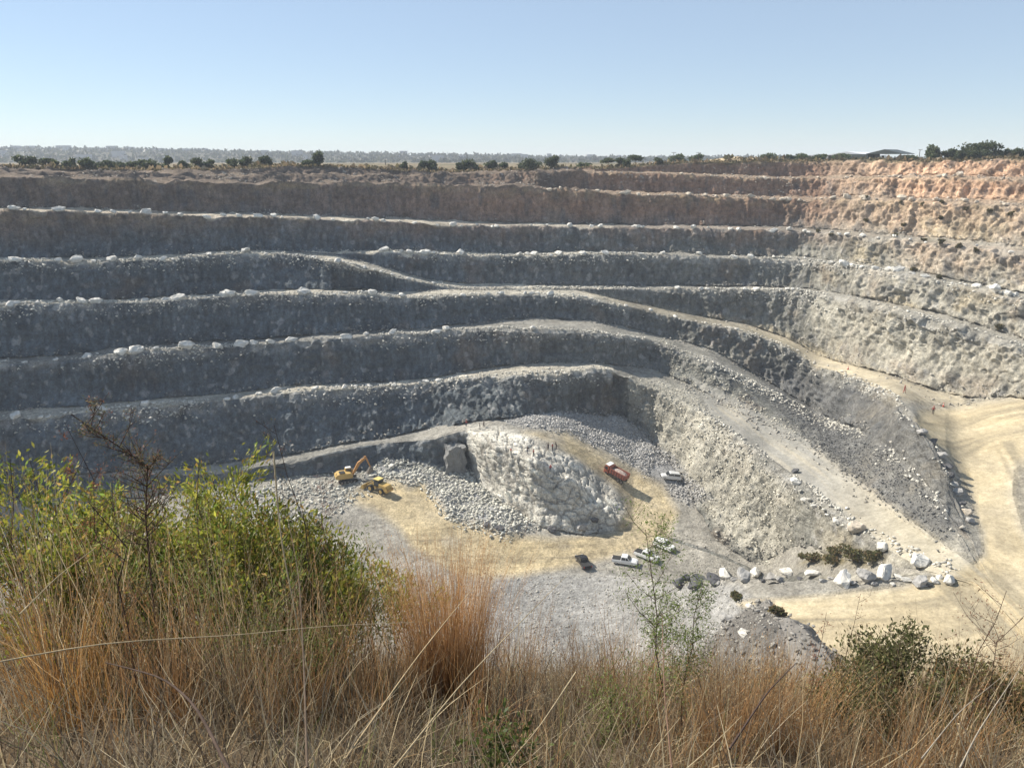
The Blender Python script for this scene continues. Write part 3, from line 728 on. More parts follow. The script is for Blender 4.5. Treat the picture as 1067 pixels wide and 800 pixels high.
# the upright block at the left end of the outcrop
pb = hit(473, 488); bm = bmesh.new(); bmesh.ops.create_cube(bm, size=1)
bmesh.ops.subdivide_edges(bm, edges=bm.edges[:], cuts=7, use_grid_fill=True)
for v_ in bm.verts:
    c_ = v_.co; c_.x *= 5.0 * (1 - .14 * (c_.z + .5)); c_.y *= 5.0; c_.z = (c_.z + .46) * 6.6
    c_ += Vector((math.sin(c_.z * 1.7 + c_.y), math.cos(c_.x * 1.3 + c_.z * .9), math.sin(c_.x * 2.1 + c_.y * 1.5))) * .26 + Vector([random.uniform(-.2, .2) for _ in range(3)])
me = bpy.data.meshes.new('rock_block'); bm.to_mesh(me); bm.free(); me.materials.append(stone_mat('sheared grey rock', (.27, .27, .26)))
ob = bpy.data.objects.new('rock_block', me); ob.location = pb; ob.rotation_euler = (0.02, .03, .30); COL.objects.link(ob); tag(ob, 'upright square grey rock block at the left end of the white outcrop', 'rock')

def rubble(name, label, cat, mask, n, smin, smax, colr, var=.25, pw=2.2, smax_rows=None):
    """n loose stones strewn where mask allows; one object, nobody could count them"""
    a = np.linalg.norm(np.cross(np.gradient(V0, axis=0), np.gradient(V0, axis=1)), axis=-1)
    wgt = (mask * a).astype(np.float64).ravel(); wgt[~np.isfinite(wgt)] = 0; wgt /= wgt.sum()
    pick = rng.choice(len(wgt), n, p=wgt); base = Vf[pick] + rng.normal(size=(n, 3)) * (.25, .25, .02)
    size = smin + (smax - smin) * rng.random(n) ** pw
    vs, fs, cs = [], [], []; nv = 0
    for k in range(len(ROCKS)):
        rv, rf = ROCKS[k]; sel = np.where(np.arange(n) % len(ROCKS) == k)[0]; m = len(sel)
        an = rng.random(m) * 6.283; ca, sa = np.cos(an), np.sin(an)
        x = rv[None, :, 0] * ca[:, None] - rv[None, :, 1] * sa[:, None]; y = rv[None, :, 0] * sa[:, None] + rv[None, :, 1] * ca[:, None]
        tilt = rng.normal(size=(m, 1)) * .35
        z = rv[None, :, 2] * np.cos(tilt) + x * np.sin(tilt)
        p = np.stack([x, y, z], -1) * size[sel][:, None, None] * rng.uniform(.8, 1.25, (m, 1, 3)) + base[sel][:, None, :]
        p[..., 2] += (size[sel] * .18)[:, None]
        vs.append(p.reshape(-1, 3)); fs.append((rf[None] + (np.arange(m) * len(rv))[:, None, None] + nv).reshape(-1, 3)); nv += m * len(rv)
        c = np.array(colr) * (1 + rng.uniform(-var, var, (m, 1))); cs.append(np.repeat(c, len(rv), 0))
    o = mesh_obj(name, np.concatenate(vs), np.concatenate(fs), M_stone, colors=np.concatenate(cs))
    return tag(o, label, cat, kind='stuff')
inv_road = 1 - np.maximum.reduce([m_yroad, m_floor_y * .9])
vis = ((gpx > -60) & (gpx < 1130)) * (1 - right0)
rubble('grey_rubble', 'fine grey broken rock spread behind the sandy pit floor', 'rubble', m_rub1 * (1 - PM([(676,488),(716,486),(720,506),(676,506)], 3)) * vis, 18000, .1, .65, (.42, .41, .39), pw=4)
rubble('rock_pile', 'pale blasted rock heaped below the dark face beside the diggers', 'rubble', np.maximum(m_heap, .5 * PM([(200,520),(300,500),(380,490),(400,505),(360,530),(300,560),(200,580)], 6)) * vis, 15000, .1, 1.0, (.50, .49, .43), pw=5)
rubble('gravel', 'small grey stones over the bank beside the parked cars', 'gravel', np.maximum(m_gravel, PM([(705,560),(760,555),(795,590),(760,600),(715,600)], 5)) * vis, 13000, .07, .42, (.42, .40, .35), pw=4)
rubble('spoil_stone', 'broken stone covering the grey mound by the lower road', 'rubble', mound * vis, 3500, .08, .7, (.24, .23, .21), pw=4)
rubble('dark_scree', 'dark grey scree below the rocky haul road edge', 'scree', m_dark * segis(('T6','C5')) * inv_road * vis, 12000, .08, .5, (.15, .15, .145), pw=4.5)
rubble('pale_scree', 'pale broken stone over the sunlit slope and track edges', 'scree', np.maximum(m_cream * .6 * (gpx < 845), PM([(690,355),(720,372),(790,425),(830,450),(790,440),(740,414),(700,392)], 4)) * inv_road * (1 - .8 * m_track) * vis, 10000, .08, .65, (.48, .455, .38), pw=5)
edge = np.zeros_like(lv)
for a in ('C6', 'C5', 'CB', 'CA', 'C3'):
    for s_, b_ in enumerate(segname):
        if b_[0] == a:
            r = rowS == s_; edge[r] += np.exp(-((Yg[r] - YF[a] - 1.2) / 1.5) ** 2)
        if b_[1] == a:
            r = rowS == s_; edge[r] += .6 * np.clip((rowV[r, None] - .62) / .38, 0, 1)
edge *= np.clip(noise(V0, 14, 81) + .55, .05, 1.3) * inv_road * vis
rubble('ledge_rubble', 'loose broken rock along the lips of the ledges', 'rubble', edge, 32000, .1, .85, (.52, .50, .44), pw=3.2)
toe = np.zeros_like(lv)
for s_, b_ in enumerate(segname):
    if b_[1] in ('T6', 'T5', 'TB', 'TA', 'T3', 'T2') : r = rowS == s_; toe[r] += np.clip((rowV[r, None] - .6) / .4, 0, 1) * .6
    if b_[0] in ('T7', 'T6', 'T5', 'TB', 'TA', 'T3', 'T2'): r = rowS == s_; toe[r] += np.clip((.2 - rowV[r, None]) / .2, 0, 1)
rubble('toe_rubble', 'fallen rock at the feet of the quarry faces', 'rubble', toe * inv_road * vis * np.clip(noise(V0, 12, 82) + .5, .05, 1), 12000, .12, .8, (.33, .31, .27), pw=3)
rubble('rim_stone', 'scattered pale stone on the brown rim slope', 'rubble', segis(('C1','T1'), ('T1','C0'), ('C0','T0'), ('T0','R')) * vis * np.clip(noise(V0, 12, 83) + .1, 0, 1), 2600, .15, .9, (.42, .37, .31), pw=2.5)
# ------------------------------------------------------------------ machines, cars, people
M_yel = plain('yellow machine paint', (.50, .34, .11), .6, var=.10); M_yel2 = plain('pale yellow roof paint', (.72, .58, .22), .45)
M_orange = plain('weathered orange paint', (.50, .25, .07), .6, var=.15); M_black = plain('black rubber', (.025, .025, .025), .8)
M_steel = plain('worn steel', (.22, .20, .18), .5, .6); M_red = plain('dull red paint', (.42, .115, .06), .6, var=.2); M_maroon = plain('rusty red bin', (.34, .11, .07), .75, var=.25)
M_wht = plain('white car paint', (.80, .80, .78), .25, var=.04); M_silver = plain('silver car paint', (.66, .67, .67), .3, .2, var=.05); M_blk = plain('black car paint', (.02, .02, .022), .25, var=.05)
M_glass = plain('tinted glass', (.03, .035, .04), .08, var=.02, spec=.8); M_lamp = plain('lamp lens', (.75, .74, .70), .15); M_tail = plain('tail lamp lens', (.40, .03, .02), .2)
M_chrome = plain('alloy wheel', (.45, .45, .46), .35, .7); M_load = plain('load of pinkish rock', (.48, .38, .33), .95, var=.25, scale=3)

def wheel(parent, x, y, r, wd, mt=None):
    t = MB(); t.cyl((x, y, r), r, wd, 'Y', 20).build('wheel', M_black, parent)
    o = parent.children[-1]
    MB().cyl((x, y + math.copysign(wd * .5, y) * 1.0, r), r * .58, .04, 'Y', 16).build('rim', mt or M_chrome, o)
    return o
def stand(px0, py0, px1, py1):
    """ground place and heading of something seen from its rear (0) to its front (1)"""
    a, b = hit(px0, py0), hit(px1, py1); m = hit((px0 + px1) / 2, (py0 + py1) / 2)
    v = b - a
    return m, math.atan2(v.y, v.x), math.atan2(v.z, math.hypot(v.x, v.y))
def car(name, label, cat, paint, place, style, group=None):
    p, rz, pitch = place
    root = empty(name, p, rot=(0, -max(-.12, min(.12, pitch)), rz)); tag(root, label, cat, group)
    L, W = (5.2, 1.82) if style != 'suv' else (4.7, 1.85)
    if style == 'suv':
        low = [(-2.3,.42),(-2.32,.95),(-2.25,1.08),(1.05,1.08),(2.1,.93),(2.32,.75),(2.34,.42),(1.9,.28),(-1.9,.28)]
        cab = [(-2.2,1.07),(-1.95,1.72),(-1.6,1.79),(.1,1.79),(.35,1.74),(1.12,1.07)]
    else:
        low = [(-2.55,.55),(-2.56,1.02),(.98,1.06),(2.2,.98),(2.52,.80),(2.56,.45),(2.1,.30),(-2.1,.36)]
        cab = [(-.75,1.05),(-.62,1.70),(-.45,1.78),(.35,1.78),(.55,1.73),(1.22,1.05)] if style == 'pickup' else [(-.35,1.05),(-.25,1.70),(-.12,1.77),(.45,1.77),(.6,1.72),(1.22,1.05)]
    b = MB().prism(low, -W / 2, W / 2, bevel=.06)
    body = b.build('body', paint, root)
    ins = lambda x, z: .17 if z > 1.4 else .04
    MB().prism(cab, -W / 2, W / 2, ins, bevel=.04).build('cab', paint, root)
    zc = [q[0] for q in cab]
    g = []
    def pane(nm, pts): MB().add(pts, [[0, 1, 2, 3]] ).build(nm, M_glass, root)
    def wpane(nm, x0, x1, x2, x3, sy):
        y1_, y2_ = sy * (W / 2 - .05 + .006), sy * (W / 2 - .155 + .006)
        f = [(x0, y1_, 1.13), (x1, y1_, 1.13), (x2, y2_, 1.63), (x3, y2_, 1.63)]
        i_ = [(a, b_ - sy * .03, c) for a, b_, c in f]
        MB().add(f + i_, [[0,1,2,3],[7,6,5,4],[0,4,5,1],[1,5,6,2],[2,6,7,3],[3,7,4,0]]).build(nm, M_glass, root)
    xf = 1.0; xr = cab[0][0] + .16
    mid = (xr + xf) / 2 + (.05 if style != 'suv' else 0)
    for sy in (-1, 1):
        wpane('side_window', xr, mid - .04, mid - .04, xr + .12, sy)
        wpane('side_window', mid + .04, xf, .56, mid + .04, sy)
    ws = [(1.18, -.72, 1.14), (1.18, .72, 1.14), (.62, .64, 1.70), (.62, -.64, 1.70)]
    MB().add([(x + .03, y, z + .02) for x, y, z in ws] + ws, [[0,1,2,3],[7,6,5,4],[0,4,5,1],[1,5,6,2],[2,6,7,3],[3,7,4,0]]).build('windscreen', M_glass, root)
    xb = cab[0][0]; rwn = [(xb + .05, -.66, 1.2), (xb + .05, .66, 1.2), (xb + (.22 if style == 'suv' else .12), .6, 1.64), (xb + (.22 if style == 'suv' else .12), -.6, 1.64)]
    MB().add([(x - .05, y, z) for x, y, z in rwn] + [(x + .02, y, z) for x, y, z in rwn], [[3,2,1,0],[4,5,6,7],[0,4,5,1],[1,5,6,2],[2,6,7,3],[3,7,4,0]]).build('rear_window', M_glass, root)
    if style != 'suv':
        MB().box(((xb - 2.5) / 2 - .01, 0, 1.04), (abs(xb + 2.45), W - .16, .05)).build('load_bed', M_black, root)
    for x in ((-1.6, 1.6) if style != 'suv' else (-1.45, 1.5)):
        for y in (-.78, .78): wheel(root, x, y, .37, .25)
    for sy in (-1, 1):
        MB().box((2.47 if style != 'suv' else 2.26, sy * .68, .80), (.14, .36, .16), bevel=.03).build('headlight', M_lamp, root)
        MB().box((-2.56 if style != 'suv' else -2.31, sy * .80, .88), (.06, .14, .26)).build('tail_lamp', M_tail, root)
        MB().box((.85, sy * (W / 2 + .09), 1.18), (.10, .18, .14), bevel=.03).build('mirror', paint, root)
    MB().box((2.58 if style != 'suv' else 2.36, 0, .48), (.10, W - .1, .20), bevel=.03).build('bumper', M_black if paint is not M_wht else M_steel, root)
    return root
WG = 'white pickups parked below the grass'
car('pickup_truck', 'white pickup with a dark load bed, leftmost white vehicle of the parked group', 'pickup', M_wht, stand(638, 585, 664, 589), 'pickup')
car('pickup_truck', 'white pickup parked in the middle of the three white vehicles', 'pickup', M_wht, stand(662, 577, 685, 586), 'pickup')
car('parked_car', 'white car with a long roof, rightmost and farthest of three white vehicles', 'car', M_wht, stand(680, 566, 703, 576), 'suv')
car('pickup_truck', 'black pickup parked alone on the yellow floor at the gravel edge', 'pickup', M_blk, stand(614, 597, 601, 579), 'pickup')
car('parked_car', 'silver car parked below the round dark boulder, right of the red truck', 'car', M_silver, stand(710, 500, 687, 498), 'suv')

def dump_truck(place):
    p, rz, pt = place
    t = empty('dump_truck', p, rot=(0, -max(-.2, min(.2, pt)), rz)); print('truck pitch', pt); tag(t, 'red dump truck with a white cab carrying pinkish rock on the sandy floor', 'dump truck')
    c = MB(); [c.box((0, s * .42, .95), (8.0, .2, .3)) for s in (-1, 1)]; [c.box((x, 0, .9), (.3, 1.0, .2)) for x in (-3, -1, 1, 3)]; c.build('chassis', M_black, t)
    cab = MB().prism([(2.35,.75),(2.35,2.75),(2.55,2.95),(3.95,2.95),(4.12,2.3),(4.2,1.6),(4.2,.75)], -1.2, 1.2, bevel=.07).build('cab', M_red, t)
    MB().box((3.2, 0, 3.0), (1.6, 2.3, .14), bevel=.05).build('cab_roof', M_wht, t)
    ws = [(4.22, -1.0, 1.75), (4.22, 1.0, 1.75), (4.0, .95, 2.72), (4.0, -.95, 2.72)]
    MB().add([(x + .04, y, z) for x, y, z in ws] + [(x - .05, y, z) for x, y, z in ws], [[0,1,2,3],[7,6,5,4],[0,4,5,1],[1,5,6,2],[2,6,7,3],[3,7,4,0]]).build('windscreen', M_glass, t)
    for s in (-1, 1):
        MB().box((3.35, s * 1.2, 2.2), (1.0, .05, .75)).build('side_window', M_glass, t)
        MB().box((4.2, s * .9, 1.05), (.12, .34, .22)).build('headlight', M_lamp, t)
        MB().box((4.1, s * 1.42, 2.2), (.08, .22, .5)).build('mirror', M_black, t)
    MB().box((4.26, 0, .8), (.2, 2.4, .3), bevel=.05).build('bumper', M_red, t)
    b = MB(); b.box((-1.1, 0, 1.35), (6.1, 2.4, .14)); [b.box((-1.1, s * 1.2, 1.95), (6.1, .12, 1.25)) for s in (-1, 1)]; b.box((1.95, 0, 2.15), (.14, 2.4, 1.6)); b.box((-4.1, 0, 1.9), (.12, 2.4, 1.1))
    for x in (-3.6, -2.6, -1.6, -.6, .4, 1.4): [b.box((x, s * 1.3, 1.95), (.12, .1, 1.2)) for s in (-1, 1)]
    bin_ = b.build('dump_body', M_maroon, t)
    l = bmesh.new(); bmesh.ops.create_icosphere(l, subdivisions=3, radius=1)
    for v in l.verts: v.co = Vector((v.co.x * 2.9 - 1.1, v.co.y * 1.1, 2.0 + v.co.z * .65 + .1 * math.sin(v.co.x * 9) * math.cos(v.co.y * 8)))
    MB().bm(l).build('rock_load', M_load, t)
    for x in (3.1, -1.9, -3.2):
        for y in (-1.05, 1.05): wheel(t, x, y, .52, .36, M_steel)
    [MB().box((x, s * 1.1, 1.12), (1.2, .4, .06)).build('mudguard', M_black, t) for x in (3.1, -2.55) for s in (-1, 1)]
dump_truck(stand(651, 507, 632, 491)); bpy.data.objects['dump_truck'].scale = (.70, .88, .96)

def excavator(p, rz):
    e = empty('excavator', p, rz); tag(e, 'orange and yellow tracked excavator digging at the shaded rock pile', 'excavator')
    for s in (-1, 1):
        tr = MB().prism([(-2.1,.2),(-2.3,.5),(-2.1,.85),(2.1,.85),(2.3,.5),(2.1,.2),(1.8,.05),(-1.8,.05)], s * 1.25 - .3, s * 1.25 + .3, bevel=.05).build('track', M_black, e)
        w_ = MB(); [w_.cyl((x, s * 1.25, .42), .22, .64, 'Y', 12) for x in (-1.5, -.75, 0, .75, 1.5)]; w_.build('roller', M_steel, tr)
    MB().cyl((0, 0, 1.0), .7, .35, 'Z', 20).build('turntable', M_steel, e)
    MB().prism([(-2.3,1.15),(-2.45,1.5),(-2.35,2.35),(-1.7,2.5),(.7,2.4),(1.2,1.9),(1.2,1.15)], -1.35, 1.35, bevel=.09).build('body', M_yel, e)
    MB().prism([(-2.75,1.2),(-2.85,1.6),(-2.7,2.2),(-2.3,2.25),(-2.3,1.2)], -1.3, 1.3, bevel=.1).build('counterweight', M_yel, e)
    cb = MB().prism([(-.3,1.9),(-.3,3.0),(-.1,3.15),(1.0,3.1),(1.45,2.5),(1.5,1.6),(1.2,1.4),(-.3,1.4)], .42, 1.36, bevel=.06).build('cab', M_yel, e)
    MB().box((.45, .89, 3.17), (1.25, .98, .07), bevel=.02).build('roof', M_wht, cb)
    MB().box((.5, .89, 2.55), (1.2, 1.0, .75)).build('window', M_glass, cb)
    MB().box((-1.2, -.3, 2.55), (1.3, 1.6, .16), bevel=.04).build('engine_cover', M_black, e)
    MB().cyl((-1.6, -.9, 2.8), .08, .7).build('exhaust', M_steel, e)
    bm_ = MB().prism([(.9,1.7),(1.2,2.1),(2.6,4.6),(4.4,5.6),(4.6,5.3),(3.1,4.1),(1.5,1.6)], -.62, -.12, bevel=.05).build('boom', M_orange, e)
    MB().prism([(4.1,5.9),(4.6,5.9),(5.0,5.0),(5.75,2.7),(5.5,2.6),(4.7,4.7)], -.55, -.2, bevel=.04).build('stick', M_orange, e)
    MB().prism([(5.3,2.9),(5.9,2.9),(6.2,2.3),(5.9,1.5),(5.2,1.2),(4.6,1.5),(4.9,2.1)], -.95, .2, bevel=.04).build('bucket', M_steel, e)
    for a, b in (((1.3, -.37, 1.5), (2.7, -.37, 3.7)), ((3.2, -.37, 5.2), (4.3, -.37, 5.75)), ((4.85, -.37, 5.2), (5.6, -.37, 3.1))):
        MB().tube([a, b], .09).build('hydraulic_ram', M_steel, e)
pe = hit(362, 502); v = hit(378, 497) - pe
excavator(pe, math.atan2(v.y, v.x) + .2)

def loader(place):
    p, rz, pt = place
    e = empty('wheel_loader', p, rz); tag(e, 'yellow wheel loader with its bucket towards the rocks, casting a shadow right', 'wheel loader')
    MB().prism([(-3.4,1.0),(-3.5,1.9),(-3.3,2.25),(-1.0,2.4),(-.9,1.1),(-1.2,.8),(-3.0,.8)], -.95, .95, bevel=.1).build('engine_hood', M_yel, e)
    MB().prism([(-3.75,.8),(-3.8,1.5),(-3.4,1.6),(-3.4,.8)], -1.15, 1.15, bevel=.08).build('counterweight', M_yel, e)
    MB().box((1.1, 0, 1.15), (1.8, 1.1, .8), bevel=.08).build('front_frame', M_yel, e)
    cb = MB().prism([(-1.0,1.6),(-1.0,3.15),(.35,3.15),(.65,2.2),(.65,1.5)], -.75, .75, bevel=.05).build('cab', M_black, e)
    MB().box((-.2, 0, 3.22), (1.75, 1.75, .16), bevel=.05).build('roof', M_yel2, cb)
    for s in (-1, 1): MB().box((-.25, s * .77, 2.45), (1.1, .04, 1.0)).build('window', M_glass, cb)
    for s in (-1, 1): MB().prism([(.7,2.0),(1.0,2.2),(3.0,1.2),(3.5,.7),(3.3,.5),(2.7,.9)], s * .5 - .12, s * .5 + .12, bevel=.03).build('lift_arm', M_yel, e)
    MB().tube([(1.0, 0, 1.6), (2.7, 0, 1.7), (3.3, 0, 1.1)], .09).build('hydraulic_ram', M_steel, e)
    b = MB(); b.prism([(3.3,.25),(3.25,1.35),(3.4,1.4),(3.5,.45),(4.6,.22),(4.6,.1),(3.5,.1)], -1.5, 1.5); [b.prism([(3.3,.15),(3.3,1.3),(3.7,1.2),(4.55,.2)], s * 1.5 - .04, s * 1.5 + .04) for s in (-1, 1)]
    b.build('bucket', M_yel, e)
    for x in (1.5, -1.9):
        for y in (-1.0, 1.0): wheel(e, x, y, .80, .58, M_yel)
    for s in (-1, 1): MB().box((-3.82, s * .7, 1.4), (.06, .25, .18)).build('tail_lamp', M_tail, e)
loader(stand(408, 518, 380, 506))

# ------------------------------------------------------------------ people, one skinned body each
M_skin = plain('skin', (.26, .15, .10), .6); M_hair = plain('hair', (.02, .015, .012), .8)
cloth = {k: plain(k + ' cloth', c, .85, var=.15, scale=9) for k, c in dict(red=(.42, .05, .04), navy=(.035, .045, .08), black=(.025, .025, .03), coral=(.55, .13, .10), olive=(.10, .10, .06)).items()}
M_hat = {k: plain(k + ' helmet', c, .35) for k, c in dict(white=(.75, .75, .72), red=(.5, .05, .04)).items()}
def skin_mesh(name, chains, mat, parent, sub=1):
    """chains: list of [(point, radius)...]; the first point of later chains joins the nearest earlier one"""
    verts, rad, edges = [], [], []
    for ch in chains:
        prev = None
        for i, (p, r) in enumerate(ch):
            p = Vector(p); j = None
            if i == 0:
                for k, q in enumerate(verts):
                    if (q - p).length < 1e-4: j = k
            if j is None: verts.append(p); rad.append(r); j = len(verts) - 1
            if prev is not None: edges.append((prev, j))
            prev = j
    me = bpy.data.meshes.new(name); me.from_pydata([tuple(q) for q in verts], edges, []); me.update()
    o = bpy.data.objects.new(name, me); COL.objects.link(o)
    sk = o.modifiers.new('Skin', 'SKIN'); sk.use_smooth_shade = True
    for k, sv in enumerate(me.skin_vertices[0].data): sv.radius = (rad[k], rad[k]); sv.use_root = (k == 0)
    if sub: s_ = o.modifiers.new('Sub', 'SUBSURF'); s_.levels = sub; s_.render_levels = sub
    dg = bpy.context.evaluated_depsgraph_get(); m2 = bpy.data.meshes.new_from_object(o.evaluated_get(dg))
    bpy.data.objects.remove(o); m2.materials.clear(); m2.materials.append(mat); m2.name = name
    return link(bpy.data.objects.new(name, m2), parent)
def person(p, rz, label, shirt, trousers, hat=None, pose='stand', group=None):
    root = empty('person', p, rz); tag(root, label, 'person', group)
    bend = .35 if pose == 'bend' else 0
    T = lambda x, y, z: (x + (math.sin(bend) * (z - .9) if z > .9 else 0), y, .9 + (z - .9) * math.cos(bend) if z > .9 else z)
    st = .16 if pose == 'walk' else .03
    hip = T(0, 0, .95)
    legs = [[(hip, .125), ((0, s * .10, .90), .085), ((s * st * .6 + .02, s * .11, .48), .058), ((s * st, s * .12, .09), .042), ((s * st + .14, s * .13, .045), .035)] for s in (-1, 1)]
    spine = [(hip, .125), (T(0, 0, 1.18), .115), (T(0, 0, 1.38), .125), (T(0, 0, 1.50), .055), (T(.01, 0, 1.58), .085), (T(.015, 0, 1.68), .085)]
    hands = []
    arms = []
    for s in (-1, 1):
        el = T(.02 + (.08 if pose == 'walk' else .02), s * .26, 1.13) if s > 0 or pose != 'point' else T(.25, s * .22, 1.36)
        wr_ = T(.16 if pose != 'stand' else .06, s * .25, .88) if s > 0 or pose != 'point' else T(.50, s * .20, 1.42)
        arms.append([(T(0, 0, 1.38), .125), (T(0, s * .19, 1.40), .058), (el, .042), (wr_, .028)])
        d = (Vector(wr_) - Vector(el)).normalized(); pal = Vector(wr_) + d * .06
        hands.append([(wr_, .028), (tuple(pal), .030)])
        side = d.cross(Vector((0, 1, 0))).normalized()
        for k, ln in enumerate((.075, .085, .08, .065)):
            f0 = pal + d * .03 + side * (.024 * (k - 1.5)); f1 = f0 + d * ln * .55; f2 = f1 + d * ln * .4 + Vector((0, -s * .012, 0))
            hands.append([(tuple(pal), .03), (tuple(f0), .010), (tuple(f1), .009), (tuple(f2), .008)])
        th = pal - d * .03 - side * .03
        hands.append([(tuple(pal), .03), (tuple(th), .012), (tuple(th - side * .03 + d * .035), .010)])
    body = skin_mesh('body', [spine] + legs + arms + hands, M_skin, root)
    big = lambda ch, k: [(p_, r * k) for p_, r in ch]
    skin_mesh('shirt', [big(spine[:3], 1.12) + [(T(0, 0, 1.46), .085)]] + [big([a[0], a[1], a[2]], 1.14) + [(tuple(Vector(a[2][0]).lerp(Vector(a[3][0]), .75)), .040)] for a in arms], cloth[shirt], root)
    skin_mesh('trousers', [[(T(0, 0, 1.04), .135), (hip, .14)]] + [[(hip, .14)] + big(l[1:3], 1.18) + [((l[3][0][0], l[3][0][1], .12), .058)] for l in legs], cloth[trousers], root)
    for l in legs:
        MB().box((l[3][0][0] + .07, l[3][0][1], .05), (.27, .10, .10), bevel=.03).build('shoe', M_black, root)
    hc = Vector(T(.015, 0, 1.645))
    if hat:
        b = bmesh.new(); bmesh.ops.create_uvsphere(b, u_segments=16, v_segments=8, radius=.125)
        bmesh.ops.delete(b, geom=[q_ for q_ in b.verts if q_.co.z < -.01], context='VERTS')
        m_ = MB().bm(b, Matrix.Translation(hc + Vector((0, 0, .045)))); m_.cyl(tuple(hc + Vector((.03, 0, .045))), .145, .015, 'Z', 20); m_.build('helmet', M_hat[hat], root)
    else:
        b = bmesh.new(); bmesh.ops.create_uvsphere(b, u_segments=16, v_segments=8, radius=.105)
        bmesh.ops.delete(b, geom=[q_ for q_ in b.verts if q_.co.z < -.02 and q_.co.x > -.02], context='VERTS')
        MB().bm(b, Matrix.Translation(hc + Vector((-.012, 0, .035)))).build('hair', M_hair, root)
    MB().tube([hc + Vector((.082, 0, .0)), hc + Vector((.112, 0, -.025)), hc + Vector((.085, 0, -.04))], .012).build('nose', M_skin, root)
    for s in (-1, 1):
        MB().box(hc + Vector((.086, s * .032, .012)), (.012, .022, .012)).build('eye', M_black, root)
        MB().box(hc + Vector((0, s * .092, -.01)), (.04, .02, .06), bevel=.008).build('ear', M_skin, root)
    MB().box(hc + Vector((.086, 0, -.06)), (.012, .045, .010)).build('mouth', cloth['coral'], root)
for px, py, rz, lab, sh, tr, ht, po in [
    (571, 469, 2.2, 'person in dark clothes, left one of the standing trio above the outcrop', 'navy', 'black', None, 'stand'),
    (575, 469, -.5, 'person with a dark red top, middle one of the standing trio', 'red', 'black', 'white', 'stand'),
    (579.5, 468, 3.6, 'person in black leaning forward, right one of the standing trio', 'black', 'black', None, 'bend'),
    (550, 473, .8, 'person in black walking on the top of the white outcrop', 'black', 'navy', None, 'walk'),
    (556, 476, 2.6, 'person with a reddish top next to the walker on the white outcrop', 'coral', 'black', None, 'stand'),
    (533, 474, 1.0, 'person in pale red alone on the left upper part of the white outcrop', 'coral', 'olive', 'white', 'walk'),
    (573.5, 493, -1.2, 'person in red crouched forward alone on the middle of the outcrop', 'red', 'navy', 'red', 'bend'),
    (485.5, 444.5, 1.5, 'person in red at the far left corner above the sheer block', 'red', 'navy', 'red', 'stand'),
    (500.5, 447.5, .2, 'person in dark clothes, left of the pair behind the outcrop', 'navy', 'black', None, 'stand'),
    (504.5, 445.5, 2.9, 'person in black, right of the pair behind the outcrop', 'black', 'black', None, 'walk'),
    (972.5, 432, -2.0, 'person in a red top and dark trousers at the top of the yellow bend', 'red', 'black', 'red', 'stand'),
    (942, 409.5, -1.2, 'person in coral overalls walking on the edge of the haul road', 'coral', 'coral', 'red', 'walk')]:
    person(hit(px, py), rz, lab, sh, tr, ht, po)
M_cone = plain('orange red cone', (.60, .09, .05), .5); M_band = plain('white band', (.75, .75, .72), .5)
for px, py, lab in ((983, 424, 'red marker cone standing behind the person at the yellow bend'), (884, 385, 'small red marker cone on the narrow haul road')):
    c = empty('traffic_cone', hit(px, py)); tag(c, lab, 'traffic cone')
    MB().box((0, 0, .03), (.5, .5, .06), bevel=.01).build('base', M_black, c)
    MB().cyl((0, 0, .5), .2, .9, 'Z', 20, .04).build('cone', M_cone, c); MB().cyl((0, 0, .55), .135, .16, 'Z', 20, .105).build('band', M_band, c)
# ------------------------------------------------------------------ the photographer's hill and its plants
def ground_z(x, y):
    x = np.asarray(x, float); y = np.asarray(y, float)
    yy = np.maximum(y, 0)
    z = -1.62 - .56 * yy - .008 * yy ** 2 + np.where(x < 0, -.085 * x, -.03 * x) * np.clip(yy / 5, 0, 1)
    z = z + .10 * np.sin(x * 1.1 + .6) * np.cos(y * .9) + .05 * np.sin(x * 2.7 + y * 2.1) + np.where(y < 0, .05 * -y, 0)
    return z
gx = np.linspace(-24, 24, 161); gy = np.concatenate([np.linspace(-14, 14, 111), 14 + np.linspace(.5, 7, 12)])
GXX, GYY = np.meshgrid(gx, gy); GZ = ground_z(GXX, np.minimum(GYY, 13)) - np.maximum(GYY - 13, 0) * 1.15
GP = np.stack([GXX, GYY, GZ], -1); GP[..., 2] += .06 * noise(GP, .5, 91) + .1 * noise(GP, 1.7, 92)
i_ = np.arange(GP.shape[0] * GP.shape[1]).reshape(GP.shape[:2])
fq = np.stack([i_[:-1, :-1], i_[:-1, 1:], i_[1:, 1:], i_[1:, :-1]], -1).reshape(-1, 4)
gc = np.array((.15, .115, .075)) * (1 + .3 * noise(GP, .8, 93))[..., None]
o = mesh_obj('hillside', GP.reshape(-1, 3), fq, M_soil, colors=gc.reshape(-1, 3), smooth=True); o['kind'] = 'structure'

M_grass = attr_mat('dry grass', rough=.75, var=.12, scales=(9.0,), bumps=(), spec=.2, translucent=.4)
M_leaf = attr_mat('leaf', rough=.55, var=.15, scales=(14.0,), bumps=(), spec=.3, translucent=.45)
M_twig = attr_mat('twig bark', rough=.9, var=.25, scales=(25.0,), bumps=((60.0, .004),), spec=.1)

